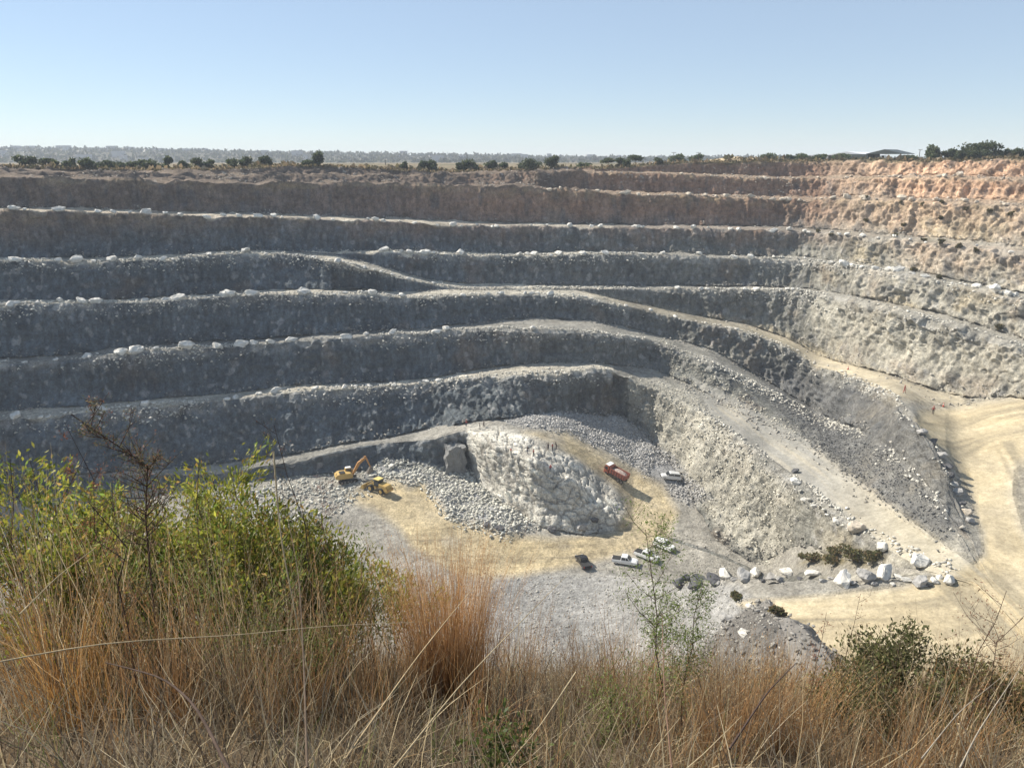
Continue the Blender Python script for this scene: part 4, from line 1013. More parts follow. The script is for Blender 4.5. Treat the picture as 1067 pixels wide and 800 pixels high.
STRAW = np.array([(.40,.32,.19), (.31,.235,.135), (.52,.44,.29), (.22,.16,.10), (.15,.115,.085), (.36,.31,.225), (.25,.165,.085), (.12,.09,.065)])
RUST = np.array([(.31,.175,.075), (.37,.22,.10), (.25,.135,.06), (.42,.29,.155), (.19,.105,.05)])
def blades(base, h, lean, azim, width, colors, curve=1.2, segs=5, tipcol=None):
    """strips that taper and bow over; arrays of n"""
    n = len(base); t = np.linspace(0, 1, segs + 1)[None, :, None]
    dirv = np.stack([np.cos(azim), np.sin(azim), np.zeros(n)], -1)[:, None, :]
    up = np.array((0, 0, 1.))[None, None, :]
    L = h[:, None, None]; le = lean[:, None, None]
    ctr = base[:, None, :] + up * L * (t - .5 * le * np.minimum(le, 1.2) * t ** 2 * .6) + dirv * L * le * (t ** (1 + curve * .6))
    ctr = ctr + (rng.normal(size=(n, segs + 1, 3)) * .012) * L * (t > 0)
    sa = azim + rng.uniform(.6, 2.5, n); side = np.stack([np.cos(sa), np.sin(sa), np.zeros(n)], -1)[:, None, :]
    wd = (width[:, None, None] * .5) * (1 - t ** 1.6 * .85)
    a = ctr + side * wd; b = ctr - side * wd
    v = np.stack([a, b], 2).reshape(n, -1, 3)
    k = np.arange(segs); f = np.stack([2 * k, 2 * k + 1, 2 * k + 3, 2 * k + 2], -1)
    faces = (f[None] + (np.arange(n) * 2 * (segs + 1))[:, None, None]).reshape(-1, 4)
    tt = np.repeat(t, 2, 1)
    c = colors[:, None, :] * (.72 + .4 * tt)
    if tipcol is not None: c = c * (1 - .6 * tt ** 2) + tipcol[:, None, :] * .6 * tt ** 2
    return v.reshape(-1, 3), faces, c.reshape(-1, 3)
class Soup:
    def __init__(s): s.v = []; s.f = []; s.c = []; s.n = 0
    def add(s, v, f, c):
        s.v.append(v); s.f.append(f + s.n); s.c.append(c); s.n += len(v)
    def build(s, name, mat, parent=None):
        f = np.concatenate(s.f)
        return mesh_obj(name, np.concatenate(s.v), f, mat, parent, colors=np.clip(np.concatenate(s.c), .01, .9))
def tubes(paths, radii, colr, n=5):
    """quads round a list of poly-lines; per-path colour"""
    out = Soup()
    for p, r, c in zip(paths, radii, colr):
        p = np.asarray(p, float); m = len(p); t = np.gradient(p, axis=0); t /= np.linalg.norm(t, axis=1)[:, None] + 1e-9
        a = np.cross(t, (.31, .22, .93)); a /= np.linalg.norm(a, axis=1)[:, None] + 1e-9; b = np.cross(t, a)
        an = np.arange(n) * 2 * math.pi / n
        rr = np.asarray(r, float) if np.ndim(r) else np.linspace(r, r * .35, m)
        v = p[:, None] + (a[:, None] * np.cos(an)[None, :, None] + b[:, None] * np.sin(an)[None, :, None]) * rr[:, None, None]
        i = np.arange(m - 1)[:, None] * n; k = np.arange(n)[None]; k2 = (k + 1) % n
        f = np.stack([i + k, i + k2, i + n + k2, i + n + k], -1).reshape(-1, 4)
        out.add(v.reshape(-1, 3), f, np.broadcast_to(np.array(c), (m * n, 3)) * (1 + .15 * rng.normal(size=(m * n, 1))))
    return out
def leaves(pos, size, colors, aspect=.38, droop=None, axis=None):
    """folded diamond leaves at pos"""
    n = len(pos); a = rng.normal(size=(n, 3)) if axis is None else axis + rng.normal(size=(n, 3)) * .55
    a[:, 2] += .25; a /= np.linalg.norm(a, axis=1)[:, None]
    b = np.cross(a, rng.normal(size=(n, 3))); b /= np.linalg.norm(b, axis=1)[:, None]; c = np.cross(a, b)
    s = size[:, None]; w = s * aspect
    p0 = pos; p1 = pos + a * s * .5 + b * w * .5 + c * s * .06; p2 = pos + a * s; p3 = pos + a * s * .5 - b * w * .5 + c * s * .06
    v = np.stack([p0, p1, p2, p3], 1).reshape(-1, 3)
    f = np.arange(n * 4).reshape(n, 4)
    return v, f, np.repeat(colors, 4, 0)
def pick(pal, n, var=.15):
    return pal[rng.integers(0, len(pal), n)] * (1 + rng.normal(size=(n, 1)) * var)

# --- the dry grass that covers the hill
def grass_field(name, label, n, ymin, ymax, hmin, hmax, pal, wid, xk=.86, clump=.55, lean=(.15, .8)):
    y = ymin + (ymax - ymin) * rng.random(n) ** .85; x = rng.uniform(-1, 1, n) * (y * xk + 1.9)
    m = int(n * clump)                                   # clumped growth
    cy_ = ymin + (ymax - ymin) * rng.random(m // 28 + 1) ** .85; cx_ = rng.uniform(-1, 1, len(cy_)) * (cy_ * xk + .9)
    ci = rng.integers(0, len(cy_), m); x[:m] = cx_[ci] + rng.normal(size=m) * .10; y[:m] = cy_[ci] + rng.normal(size=m) * .10
    pz = np.stack([x, y, 0 * x], -1); k = noise(pz, 1.6, 95) * .35 + noise(pz, .6, 96) * .2
    h = (hmin + (hmax - hmin) * rng.random(n) ** 1.4) * (1 + k)
    az = rng.uniform(0, 6.283, n); le = rng.uniform(*lean, n) * (1 + .8 * (rng.random(n) < .15))
    b = np.stack([x, y, ground_z(x, y) - .03], -1)
    s = Soup(); s.add(*blades(b, h, le, az, rng.uniform(*wid, n), pick(pal, n, .22)))
    return tag(s.build(name, M_grass), label, 'grass', kind='stuff')
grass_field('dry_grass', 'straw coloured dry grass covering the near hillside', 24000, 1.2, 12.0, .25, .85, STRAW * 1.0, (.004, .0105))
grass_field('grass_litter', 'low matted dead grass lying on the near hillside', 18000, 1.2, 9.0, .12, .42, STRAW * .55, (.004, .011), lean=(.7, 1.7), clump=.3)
# taller thatching grass, russet
grass_field('russet_grass', 'tall russet grass growing in bunches on the hillside', 4000, 3.5, 11.0, .6, 1.1, RUST * 1.2, (.003, .006), clump=.95, lean=(.08, .35))

grass_field('green_grass', 'scattered fresh green blades among the dry grass', 1600, 2.5, 9.0, .2, .6, np.array([(.14,.18,.05), (.20,.23,.07), (.10,.13,.04)]), (.004, .009), clump=.95)

def gp(px, py_top, Y):
    """foot on the hill of a plant whose tip is sighted at (px, py_top), Y metres ahead; and its height"""
    t = at(px, py_top, Y); z = float(ground_z(t.x, t.y)); return Vector((t.x, t.y, z)), max(.2, t.z - z)
# bunches of tall grass, each a plant of its own
def tuft(px, top, Y, n, spread, pal, label, lean=(.05, .45), wid=(.0025, .005), seed_heads=True, name='grass_tuft', group=None):
    p, h = gp(px, top, Y)
    b = np.stack([rng.normal(size=n) * spread, rng.normal(size=n) * spread * .8, np.zeros(n)], -1)
    b[:, 2] = ground_z(p.x + b[:, 0], p.y + b[:, 1]) - p.z - .03
    az = np.arctan2(b[:, 1], b[:, 0]) + rng.normal(size=n) * .7
    hh = h * rng.uniform(.55, 1.02, n); le = rng.uniform(*lean, n)
    s = Soup(); s.add(*blades(b, hh, le, az, rng.uniform(*wid, n), pick(pal, n, .2), tipcol=pick(pal * 1.35, n, .1)))
    if seed_heads:
        m = n // 2; d = np.stack([np.cos(az[:m]), np.sin(az[:m]), 0 * az[:m]], -1)
        tip = b[:m] + d * (hh[:m] * le[:m])[:, None] * .85; tip[:, 2] += hh[:m] * .88
        k = 7; pos = np.repeat(tip, k, 0) + rng.normal(size=(m * k, 3)) * (.018, .018, .055)
        s.add(*leaves(pos, rng.uniform(.010, .024, m * k), pick(pal * 1.1, m * k, .2), .3, axis=np.array((0, 0, .9)) + np.zeros((m * k, 3))))
    o = s.build(name, M_grass); o.location = p
    return tag(o, label, 'grass tuft', group)
tuft(462, 548, 6.2, 1300, .19, RUST * 1.35, 'big russet bunch of tall grass in the middle foreground', (.03, .28), (.0035, .007))
tuft(410, 590, 5.9, 150, .12, STRAW, 'pale straw bunch at the left side of the big russet bunch', (.1, .5))
tuft(605, 640, 6.0, 150, .10, RUST, 'slim russet bunch between the big bunch and the feathery sapling')
tuft(590, 690, 4.6, 170, .12, STRAW, 'straw bunch low in front of the slim russet bunch')
tuft(775, 668, 4.6, 420, .17, RUST * 1.25, 'broad russet bunch right of the feathery sapling')
tuft(835, 676, 4.8, 380, .15, RUST * 1.35, 'orange bunch between the broad russet bunch and the right shrub')
tuft(725, 720, 3.9, 160, .12, RUST, 'low russet bunch in front of the feathery sapling')
tuft(40, 585, 4.2, 220, .13, RUST * np.array((1.1, 1., .7)), 'orange grass bunch at the left edge before the green bushes')
tuft(155, 610, 4.4, 160, .11, RUST, 'russet bunch in front of the tall dark sapling')
tuft(240, 600, 4.6, 190, .12, STRAW, 'straw bunch below the middle green bush')
tuft(300, 625, 5.0, 190, .13, RUST, 'russet straw bunch under the right end of the green bushes')
tuft(930, 745, 3.6, 150, .11, RUST, 'short russet bunch in front of the right shrub')
tuft(1040, 730, 3.8, 170, .12, STRAW, 'straw bunch at the right edge of the foreground')
tuft(540, 610, 7.0, 160, .14, RUST, 'thin russet bunch behind the big bunch')
tuft(660, 665, 5.6, 130, .1, STRAW, 'pale thin bunch left of the feathery sapling')
tuft(880, 715, 4.2, 140, .1, STRAW, 'straw bunch at the left foot of the right shrub')

LEAFY = np.array([(.22,.235,.035), (.28,.275,.04), (.16,.18,.03), (.30,.28,.06), (.09,.115,.022), (.15,.21,.045), (.24,.24,.05), (.30,.20,.06)]) * 1.2
OLIVE = np.array([(.12,.13,.05), (.15,.15,.06), (.09,.10,.04), (.18,.16,.08), (.21,.17,.10)])
FERN = np.array([(.16,.22,.05), (.20,.26,.07), (.12,.18,.04), (.23,.26,.10)])
def shrub(px, top, Y, wpx, label, pal, nst=26, nlf=2600, lsz=(.035, .075), name='shrub', asp=.34, spread=1.0, lowbare=.25):
    p, h = gp(px, top, Y); nlf = int(nlf * 2.1); nst = int(nst * .9); lsz = (lsz[0] * 1.25, lsz[1] * 1.3); m = Y * 1.1 / F; w = wpx * m * 1.25; root = empty(name, p); tag(root, label, 'shrub')
    paths, tips = [], []
    for i in range(nst):
        a = rng.uniform(0, 6.283); r_ = w * .5 * math.sqrt(rng.random()) * spread; hh = h * rng.uniform(.55, 1.02) * (1 - .35 * (r_ / (w * .5)) ** 2)
        e = np.array((math.cos(a) * r_, math.sin(a) * r_ * .8, hh)); b0 = np.array((math.cos(a) * r_ * .25, math.sin(a) * r_ * .2, -.05))
        mid = b0 * .5 + e * .5 + rng.normal(size=3) * .05 * h; pts = [b0, (b0 + mid) / 2 + rng.normal(size=3) * .02, mid, (mid + e) / 2 + rng.normal(size=3) * .03, e]
        paths.append(pts); tips.append((mid, e))
        for k in range(4):
            f = rng.uniform(.35, .95); q0 = mid * (1 - f) + e * f; q1 = q0 + np.array((rng.normal() * .10, rng.normal() * .10, rng.uniform(.05, .2))) * h * .8
            paths.append([q0, (q0 + q1) / 2 + rng.normal(size=3) * .01, q1]); tips.append((q0, q1))
    rad = [max(.003, .0032 * h) if len(q_) == 5 else .003 for q_ in paths]
    tubes(paths, rad, [(.09, .065, .045)] * len(paths)).build('stems', M_twig, root)
    T0_ = np.array([a for a, b in tips]); T1_ = np.array([b for a, b in tips]); ti = rng.integers(0, len(tips), nlf)
    f = rng.random((nlf, 1)) ** .8; pos = T0_[ti] * (1 - f) + T1_[ti] * f + rng.normal(size=(nlf, 3)) * (.075, .075, .06)
    keep = pos[:, 2] > h * lowbare * rng.random(nlf) * 1.2; pos = pos[keep]; ti = ti[keep]
    ax = (T1_ - T0_)[ti]; ax /= np.linalg.norm(ax, axis=1)[:, None] + 1e-6
    tone = rng.normal(size=(len(tips), 1))[ti] * .16
    s = Soup(); s.add(*leaves(pos, rng.uniform(*lsz, len(pos)), pick(pal, len(pos), .18) * (1 + tone), asp, axis=ax)); s.build('foliage', M_leaf, root)
    return root
shrub(18, 468, 7.6, 110, 'yellow green leafy bush at the far left edge', LEAFY, 24, 2600)
shrub(105, 490, 7.0, 150, 'bright green leafy bush behind the tall dark sapling', LEAFY, 30, 3800)
shrub(205, 482, 7.6, 150, 'tallest yellow green leafy bush right of the tall dark sapling', LEAFY, 30, 4200)
shrub(255, 478, 8.2, 120, 'green leafy bush just right of the tallest one', LEAFY * .85, 26, 3200)
shrub(300, 520, 7.4, 130, 'dark green leafy bush at the right end of the bush clump', LEAFY * .7, 28, 3400)
shrub(350, 540, 7.8, 110, 'low light green bush near the big russet bunch', FERN * .8, 22, 2400, (.02, .045))
shrub(155, 500, 8.0, 170, 'yellow green bush at the back of the clump, between two taller ones', LEAFY, 30, 3400)
shrub(230, 530, 6.6, 150, 'mid green bush in front of the tallest one', LEAFY * .85, 30, 3400)
shrub(330, 575, 6.6, 100, 'dull green bush at the front right of the clump', LEAFY * .75, 20, 2000)
shrub(60, 545, 5.6, 110, 'green bush low at the left in front of the others', LEAFY * .9, 20, 1800)
shrub(170, 560, 5.8, 120, 'fern green low bush in front of the bush clump', FERN, 20, 2000, (.02, .04), asp=.25)
shrub(290, 590, 5.6, 90, 'fern green low bush beside the pale leaning stalk', FERN * .9, 16, 1300, (.018, .04), asp=.25)
shrub(395, 560, 8.6, 90, 'small yellowish bush behind the big russet bunch', LEAFY, 16, 1300)
shrub(955, 668, 5.6, 170, 'dark olive shrub in the right foreground', OLIVE, 36, 6000, (.02, .042), asp=.45)
shrub(905, 690, 5.2, 90, 'small olive shrub at the left of the dark one', OLIVE * 1.1, 20, 2400, (.018, .036), asp=.45)
shrub(1035, 705, 5.2, 110, 'brownish olive shrub at the right edge', OLIVE * np.array((1.2, 1, .9)), 24, 2800, (.018, .038), asp=.45)
shrub(640, 690, 5.0, 60, 'small light green shrub left of the feathery sapling', FERN, 12, 700, (.015, .03), asp=.25)
shrub(520, 745, 3.6, 50, 'tiny dark green weed in the dry grass', FERN * .5, 10, 260, (.02, .04), asp=.5)

def sapling(px, top, Y, label, feathery, nb=16, thick=.010, pal=FERN, leafn=1500, name='sapling', lsz=(.012, .028), bend=.025, wide=.26, start=.35, sp=0.0):
    p, h = gp(px, top, Y); root = empty(name, p); tag(root, label, 'sapling')
    st = [np.array((rng.normal() * bend * k * .3 * h, rng.normal() * bend * k * .2 * h, -.05 + (h + .05) * k / 6)) for k in range(7)]
    st = np.array(st); paths = [st]; br = []
    for i in range(nb):
        f = rng.uniform(start, .98); k = f * 6; a_ = st[int(k)] * (1 - k % 1) + st[min(6, int(k) + 1)] * (k % 1)
        az = rng.uniform(0, 6.283); L = h * wide * (1.15 - f * .6) * rng.uniform(.6, 1.1)
        e = a_ + np.array((math.cos(az) * L * .75, math.sin(az) * L * .75, L * rng.uniform(.35, .9))); mid = (a_ + e) / 2 + np.array((0, 0, -.04 * L)) + rng.normal(size=3) * .02 * L
        paths.append([a_, mid, e]); br.append((a_, e))
        for j in range(3):
            g = rng.uniform(.3, .9); q0 = a_ * (1 - g) + e * g; q1 = q0 + rng.normal(size=3) * L * .22 + np.array((0, 0, L * .15)); paths.append([q0, (q0 + q1) / 2, q1]); br.append((q0, q1))
    tubes(paths, [thick] + [thick * .4 if len(q_) == 3 and i % 4 == 0 else thick * .25 for i, q_ in enumerate(paths[1:])], [(.075, .05, .04)] * len(paths)).build('stem', M_twig, root)
    if leafn:
        A = np.array([a for a, b in br]); B = np.array([b for a, b in br]); ti = rng.integers(0, len(br), leafn); f = .2 + .85 * rng.random((leafn, 1))
        ax = (B - A)[ti]; ax /= np.linalg.norm(ax, axis=1)[:, None] + 1e-6
        side = np.cross(ax, rng.normal(size=(leafn, 3))); side /= np.linalg.norm(side, axis=1)[:, None]
        pos = A[ti] * (1 - f) + B[ti] * f + (side * rng.random((leafn, 1)) * .05 * h if feathery else rng.normal(size=(leafn, 3)) * .02)
        s = Soup(); s.add(*leaves(pos, rng.uniform(*lsz, leafn), pick(pal, leafn, .2), .28, axis=side if feathery else ax)); s.build('foliage', M_leaf, root)
    return root
DULL = np.array([(.11,.105,.05), (.09,.10,.045), (.15,.12,.07), (.20,.10,.07)])
sapling(128, 424, 5.2, 'tall dark stemmed sapling rising above the left bushes', False, 44, .012, DULL * 1.2, 3200, lsz=(.014, .03), wide=.17, start=.55)
sapling(110, 520, 4.4, 'dark bare stem just left of the tall sapling', False, 6, .008, DULL, 120)
sapling(692, 556, 5.0, 'feathery light green sapling standing before the parked cars', True, 34, .007, FERN, 3600, lsz=(.016, .036), wide=.24, start=.25)
sapling(722, 610, 5.0, 'second feathery green sapling right beside the taller one', True, 22, .006, FERN, 1900, lsz=(.016, .034), wide=.22, start=.3)
sapling(306, 440, 6.4, 'thin bare twig with few leaves sticking up right of the bushes', False, 12, .007, DULL * np.array((1.4, 1.2, 1)), 160, wide=.18, start=.5)
sapling(2, 480, 5.5, 'thin sapling with small leaves at the left edge', False, 12, .007, LEAFY, 380, wide=.2, start=.5)
sapling(205, 480, 6.2, 'thin upright twig with small leaves above the tallest bush', False, 10, .006, LEAFY, 260, wide=.14, start=.6)
sapling(945, 638, 5.2, 'slim weed with paired leaves above the dark olive shrub', False, 9, .005, OLIVE, 160, wide=.12, start=.55, name='weed')
sapling(1035, 610, 4.6, 'reddish bare weed with upright twigs at the right edge', False, 14, .005, np.array([(.22,.10,.06), (.28,.16,.09)]), 320, wide=.30, start=.3, name='weed')
sapling(1055, 640, 4.2, 'second reddish weed with upright twigs, right of the first', False, 12, .005, np.array([(.22,.10,.06), (.28,.16,.09)]), 240, wide=.28, start=.3, name='weed')
sapling(888, 620, 5.4, 'thin pale weed against the yellow road left of the slim weed', False, 8, .004, np.array([(.30,.20,.12)]), 120, wide=.14, start=.45, name='weed')
sapling(862, 640, 5.0, 'red tinted grass weed against the lower yellow road', False, 8, .004, np.array([(.36,.16,.10)]), 160, wide=.10, start=.5, name='weed')
sapling(85, 440, 5.0, 'rusty dry flower stalk left of the tall sapling', False, 14, .005, np.array([(.28,.11,.06), (.22,.09,.05)]), 420, wide=.08, start=.55, name='weed')
sapling(70, 470, 5.2, 'second rusty dry flower stalk at the left', False, 12, .005, np.array([(.28,.11,.06), (.22,.09,.05)]), 340, wide=.08, start=.55, name='weed')
sapling(335, 505, 6.8, 'pinkish dry flower stalk near the excavator', False, 14, .005, np.array([(.36,.22,.20), (.28,.16,.14)]), 340, wide=.16, start=.5, name='weed')
sapling(545, 690, 4.2, 'dark thin stem rising from the dry grass in mid foreground', False, 5, .005, DULL, 60, name='weed')
# long bent straw stalks and dark fallen sticks
def stalk(pts, rad, colr, label, name='dry_stalk', cat='stalk'):
    w = [np.array(at(*q_)) for q_ in pts]
    w = np.array(w); t = np.linspace(0, 1, len(w)); tt = np.linspace(0, 1, 14)
    sm = np.stack([np.interp(tt, t, w[:, k]) for k in range(3)], -1)
    for _ in range(2): sm[1:-1] = (sm[:-2] + 2 * sm[1:-1] + sm[2:]) / 4
    s = tubes([sm], [rad], [colr], 6); o = s.build(name, M_twig); tag(o, label, cat)
PALE = (.40, .32, .20)
stalk([(-5,690,2.6),(110,668,2.8),(250,662,3.0),(330,652,3.1),(432,648,3.2)], .003, PALE, 'long pale stalk arching across the grass to the big russet bunch')
stalk([(285,470,4.2),(292,560,4.0),(310,650,3.8),(330,740,3.6)], .0055, PALE, 'long pale stalk leaning steeply at the right end of the green bushes')
stalk([(410,800,2.4),(480,712,2.9),(550,640,3.5),(590,600,3.9)], .0038, PALE, 'straight pale stalk leaning right below the big russet bunch')
stalk([(360,790,2.6),(430,690,3.1),(470,640,3.5),(495,610,3.8)], .004, (.42,.32,.19), 'pale stalk crossing in front of the big russet bunch')
stalk([(20,640,3.4),(60,600,3.8),(100,570,4.2)], .004, PALE, 'short pale stalk leaning over the left bushes')
stalk([(240,805,1.9),(205,735,2.3),(170,705,2.7),(110,690,3.0)], .007, (.07,.05,.04), 'dark curved dead stick arching in the left grass', 'dead_stick', 'stick')
stalk([(320,800,2.2),(317,700,2.9),(312,600,3.8),(300,540,4.4)], .0055, (.10,.075,.055), 'tall dark dead stem right of the bushes', 'dead_stick', 'stick')
stalk([(760,780,2.9),(800,720,3.4),(830,690,3.9)], .006, (.08,.055,.045), 'dark bent stick among the russet bunches at the right', 'dead_stick', 'stick')
stalk([(1000,800,2.3),(1020,760,2.7),(1067,690,3.2)], .0036, (.36,.31,.24), 'pale grey forked stick at the lower right corner', 'dead_stick', 'stick')
stalk([(960,790,2.6),(1000,740,3.1),(1050,700,3.6)], .003, (.36,.31,.24), 'thin pale grey stick leaning at the lower right', 'dead_stick', 'stick')
stalk([(600,700,3.6),(560,760,3.0),(520,805,2.6)], .0035, PALE, 'thin straw leaning left at the bottom middle')
stalk([(700,800,2.6),(692,720,3.3),(690,640,4.2)], .005, (.16,.10,.07), 'brown straight stem in front of the feathery sapling', 'dead_stick', 'stick')

# dry stalks that stand through and in front of the green bushes
for px, top, Y, n, sp, pal, lab in [(8,470,5.0,70,.10,STRAW,'tallest dry straw at the far left edge, taller than the green bush'), (38,500,5.2,60,.10,RUST,'tall russet stalks over the left green bush'), (62,480,5.4,50,.08,STRAW,'thin tall straw between two left green bushes'), (95,510,5.0,60,.10,STRAW,'tall golden straw left of the tall dark sapling'),
    (165,520,5.2,55,.10,RUST,'tall russet stalks right of the tall dark sapling'), (215,505,5.6,50,.10,STRAW,'tall golden straw over the tallest green bush'), (262,520,5.8,45,.09,STRAW,'tall thin straw before the bare twig'), (320,545,6.0,60,.11,RUST,'russet straw over the dark green bush'), (365,560,6.2,60,.10,STRAW,'golden straw left of the big russet bunch')]:
    tuft(px, top, Y, n, sp, pal * 1.15, lab, (.05, .42), (.0045, .009))
for px, top, Y, n, sp, pal, lab in [(15,520,4.6,60,.14,STRAW,'tall dry stalks at the far left standing before the green bushes'), (75,545,4.5,70,.14,RUST,'rusty stalks standing left of the bare dark stem'), (140,560,4.8,60,.12,STRAW,'pale stalks crossing the foot of the tall dark sapling'),
    (190,545,5.2,60,.13,STRAW,'thin straw stalks in front of the tallest green bush'), (225,570,5.0,60,.12,RUST,'rusty stalks below the tallest green bush'), (275,560,5.4,60,.12,STRAW,'thin straw stalks near the right end of the green bushes'),
    (345,590,5.6,80,.13,STRAW,'straw stalks between the bushes and the big russet bunch'), (385,575,6.0,60,.10,RUST,'rusty stalks just left of the big russet bunch'), (650,620,5.6,60,.14,RUST,'sparse russet stalks left of the two feathery saplings'), (810,645,5.0,90,.16,STRAW,'sparse pale stalks in front of the spoil mound'), (985,650,4.6,50,.16,STRAW,'sparse pale stalks before the lower right yellow road'), (1010,690,4.0,90,.14,RUST,'russet stalks among the right shrubs')]:
    tuft(px, top, Y, n, sp, pal, lab, (.05, .5), (.004, .008))
# ------------------------------------------------------------------ along the rim: trees, scrub, poles, sheds; the far country
M_bark = plain('bark', (.10, .075, .055), .9, var=.3)
GREEN = np.array([(.045,.062,.028), (.06,.078,.034), (.035,.05,.024), (.075,.085,.04)])
def tree(name, label, p, h, w, pal, shape='round', dens=1.0, cat='tree', group=None, leafsz=.28, trunk=True):
    root = empty(name, p); tag(root, label, cat, group)
    n = int(2000 * dens); k = max(6, int(10 * dens))
    if shape == 'flat': cz, rz_ = h * .80, h * .22
    elif shape == 'cone': cz, rz_ = h * .55, h * .5
    else: cz, rz_ = h * .50, h * .50
    cc = rng.normal(size=(k, 3)); cc /= np.linalg.norm(cc, axis=1)[:, None]; cc *= rng.uniform(.25, .85, (k, 1))
    if shape == 'cone': cc[:, :2] *= (1 - (cc[:, 2:3] + 1) * .38)
    cc = cc * (w * .5, w * .5, rz_) + (0, 0, cz)
    ci = rng.integers(0, k, n); g = rng.normal(size=(n, 3)); g /= np.linalg.norm(g, axis=1)[:, None]
    pos = cc[ci] + g * rng.uniform(.4, 1.05, (n, 1)) * np.array((w * .24, w * .24, rz_ * .42)) * rng.uniform(.7, 1.2, (k, 1))[ci]
    pos[:, 2] = np.maximum(pos[:, 2], .1)
    s = Soup(); s.add(*leaves(pos, rng.uniform(.6, 1.4, n) * leafsz, pick(pal, n, .2), aspect=.8))
    s.build('crown', M_leaf, root)
    paths = [[(0, 0, -.3), (.05, .02, h * .3), (0, .05, cz)]]
    for q_ in cc[:6]: paths.append([(0, 0, h * .25), tuple(np.array(q_) * (.5, .5, .7)), tuple(q_)])
    tubes(paths, [max(.07, h * .035)] + [max(.03, h * .014)] * 6, [(.10, .075, .055)] * 7).build('trunk', M_twig, root)
    return root
def rim(px, back): # standing place on the plateau `back` metres behind the rim
    c = int(np.clip(round((px - PXC[0]) / (PXC[1] - PXC[0])), 1, NC - 2)); r0 = ROW['R']
    r = r0 + int(np.argmin(np.abs(V[r0:, c, 1] - V[r0, c, 1] - back)))
    return Vector(V[r, c].tolist())
LT = 'dark rounded bush tree on the left part of the quarry rim'
for px, back, hpx, wpx, shape, lab, grp in [
    (27,4,11,20,'round','dark spreading tree at the far left end of the rim','trees'),
    (52,6,8,14,'round',LT,'rim trees at the left'), (74,5,13,15,'round',LT,'rim trees at the left'), (91,3,14,20,'round',LT,'rim trees at the left'), (116,5,10,22,'round',LT,'rim trees at the left'),
    (146,9,10,22,'round','dark wide tree with a low crown above the left rim slope','trees'), (162,9,9,22,'round',LT,'rim trees at the left'), (176,12,12,9,'round',LT,'rim trees at the left'),
    (192,8,8,12,'round',LT,'rim trees at the left'), (212,8,12,22,'round',LT,'rim trees at the left'), (243,8,11,14,'round',LT,'rim trees at the left'), (258,8,11,18,'round',LT,'rim trees at the left'), (277,9,9,14,'round',LT,'rim trees at the left'),
    (333,2,14,15,'cone','pointed dark green tree standing alone on the rim hump','trees'), (322,2,7,12,'round','low dark bush at the left foot of the pointed tree','trees'),
    (420,6,8,8,'round','small dark round tree alone between the pointed tree and the taller mid rim clump','trees'),
    (440,6,9,8,'round','narrow green tree at the left of the tall pair in mid rim','trees'), (449,6,12,14,'round','tall green tree beside a narrow one in mid rim','trees'),
    (479,6,9,14,'round','dark bushy tree on the middle of the rim','rim trees in the middle'), (494,6,12,20,'round','dark bushy tree on the middle of the rim','rim trees in the middle'), (513,8,10,14,'round','dark bushy tree on the middle of the rim','rim trees in the middle'), (526,8,8,14,'round','dark bushy tree on the middle of the rim','rim trees in the middle'),
    (553,3,13,24,'round','biggest dark round tree on the middle of the rim above the first brown face','trees'), (574,3,13,16,'round','dark round tree next to the biggest one on the middle rim','trees'),
    (608,8,5,16,'round','low olive bush right of the round pair on the rim','bushes'),
    (634,7,8,14,'flat','flat topped thorn tree on the rim','flat topped trees'), (645,9,8,12,'flat','flat topped thorn tree on the rim','flat topped trees'), (662,9,9,20,'flat','flat topped thorn tree on the rim','flat topped trees'),
    (652,2,9,8,'round','green round bush in front of the flat topped thorn trees','bushes'), (686,2,6,10,'round','small green bush right of the flat topped thorn trees','bushes'),
    (707,25,9,18,'round','pale olive tree behind the rim by the two poles','pale trees'), (724,25,9,14,'round','pale olive tree behind the rim by the two poles','pale trees'),
    (800,14,8,20,'round','olive scrub tree on the right rim before the sheds','scrub trees at the right rim'), (820,10,6,10,'round','olive scrub tree on the right rim before the sheds','scrub trees at the right rim'), (834,10,7,18,'round','olive scrub tree on the right rim before the sheds','scrub trees at the right rim'), (853,9,6,14,'round','olive scrub tree on the right rim before the sheds','scrub trees at the right rim'),
    (876,8,9,22,'round','light green tree in front of the long white roofed shed','scrub trees'),
    (945,8,6,18,'round','low dark bush between the dark shed and the domed trees','bushes'),
    (972,10,14,16,'round','dark dome shaped tree right of the light mast','trees'), (990,12,10,16,'round','grey green tree between the dome shaped and the largest tree','trees'),
    (1019,10,17,38,'round','largest dark tree on the right rim with a wide crown','trees'), (1004,5,9,14,'round','mid green bush at the left foot of the largest rim tree','bushes'),
    (1044,12,9,14,'round','pale green tree right of the largest rim tree','pale trees'), (1060,10,12,14,'round','dark tree at the far right end of the rim','trees')]:
    p = rim(px, back); dep = p.y * CP - p.z * SP; m = dep / F
    tree('rim_tree' if 'bush' not in lab.split(' on')[0] and 'bush at' not in lab else 'rim_bush', lab, p, hpx * m * (1.0 if px < 600 else 1.15), wpx * m * 1.1, GREEN * (1.3 if 'olive' not in lab and 'pale' not in lab and 'light' not in lab else 1.7), shape, 1.9 if wpx > 30 or 'dome' in lab else .8, 'tree' if 'bush' not in lab else 'bush', grp if grp.startswith(('rim', 'flat', 'scrub trees at')) or grp == 'pale trees' and px < 730 else None, leafsz=.6)
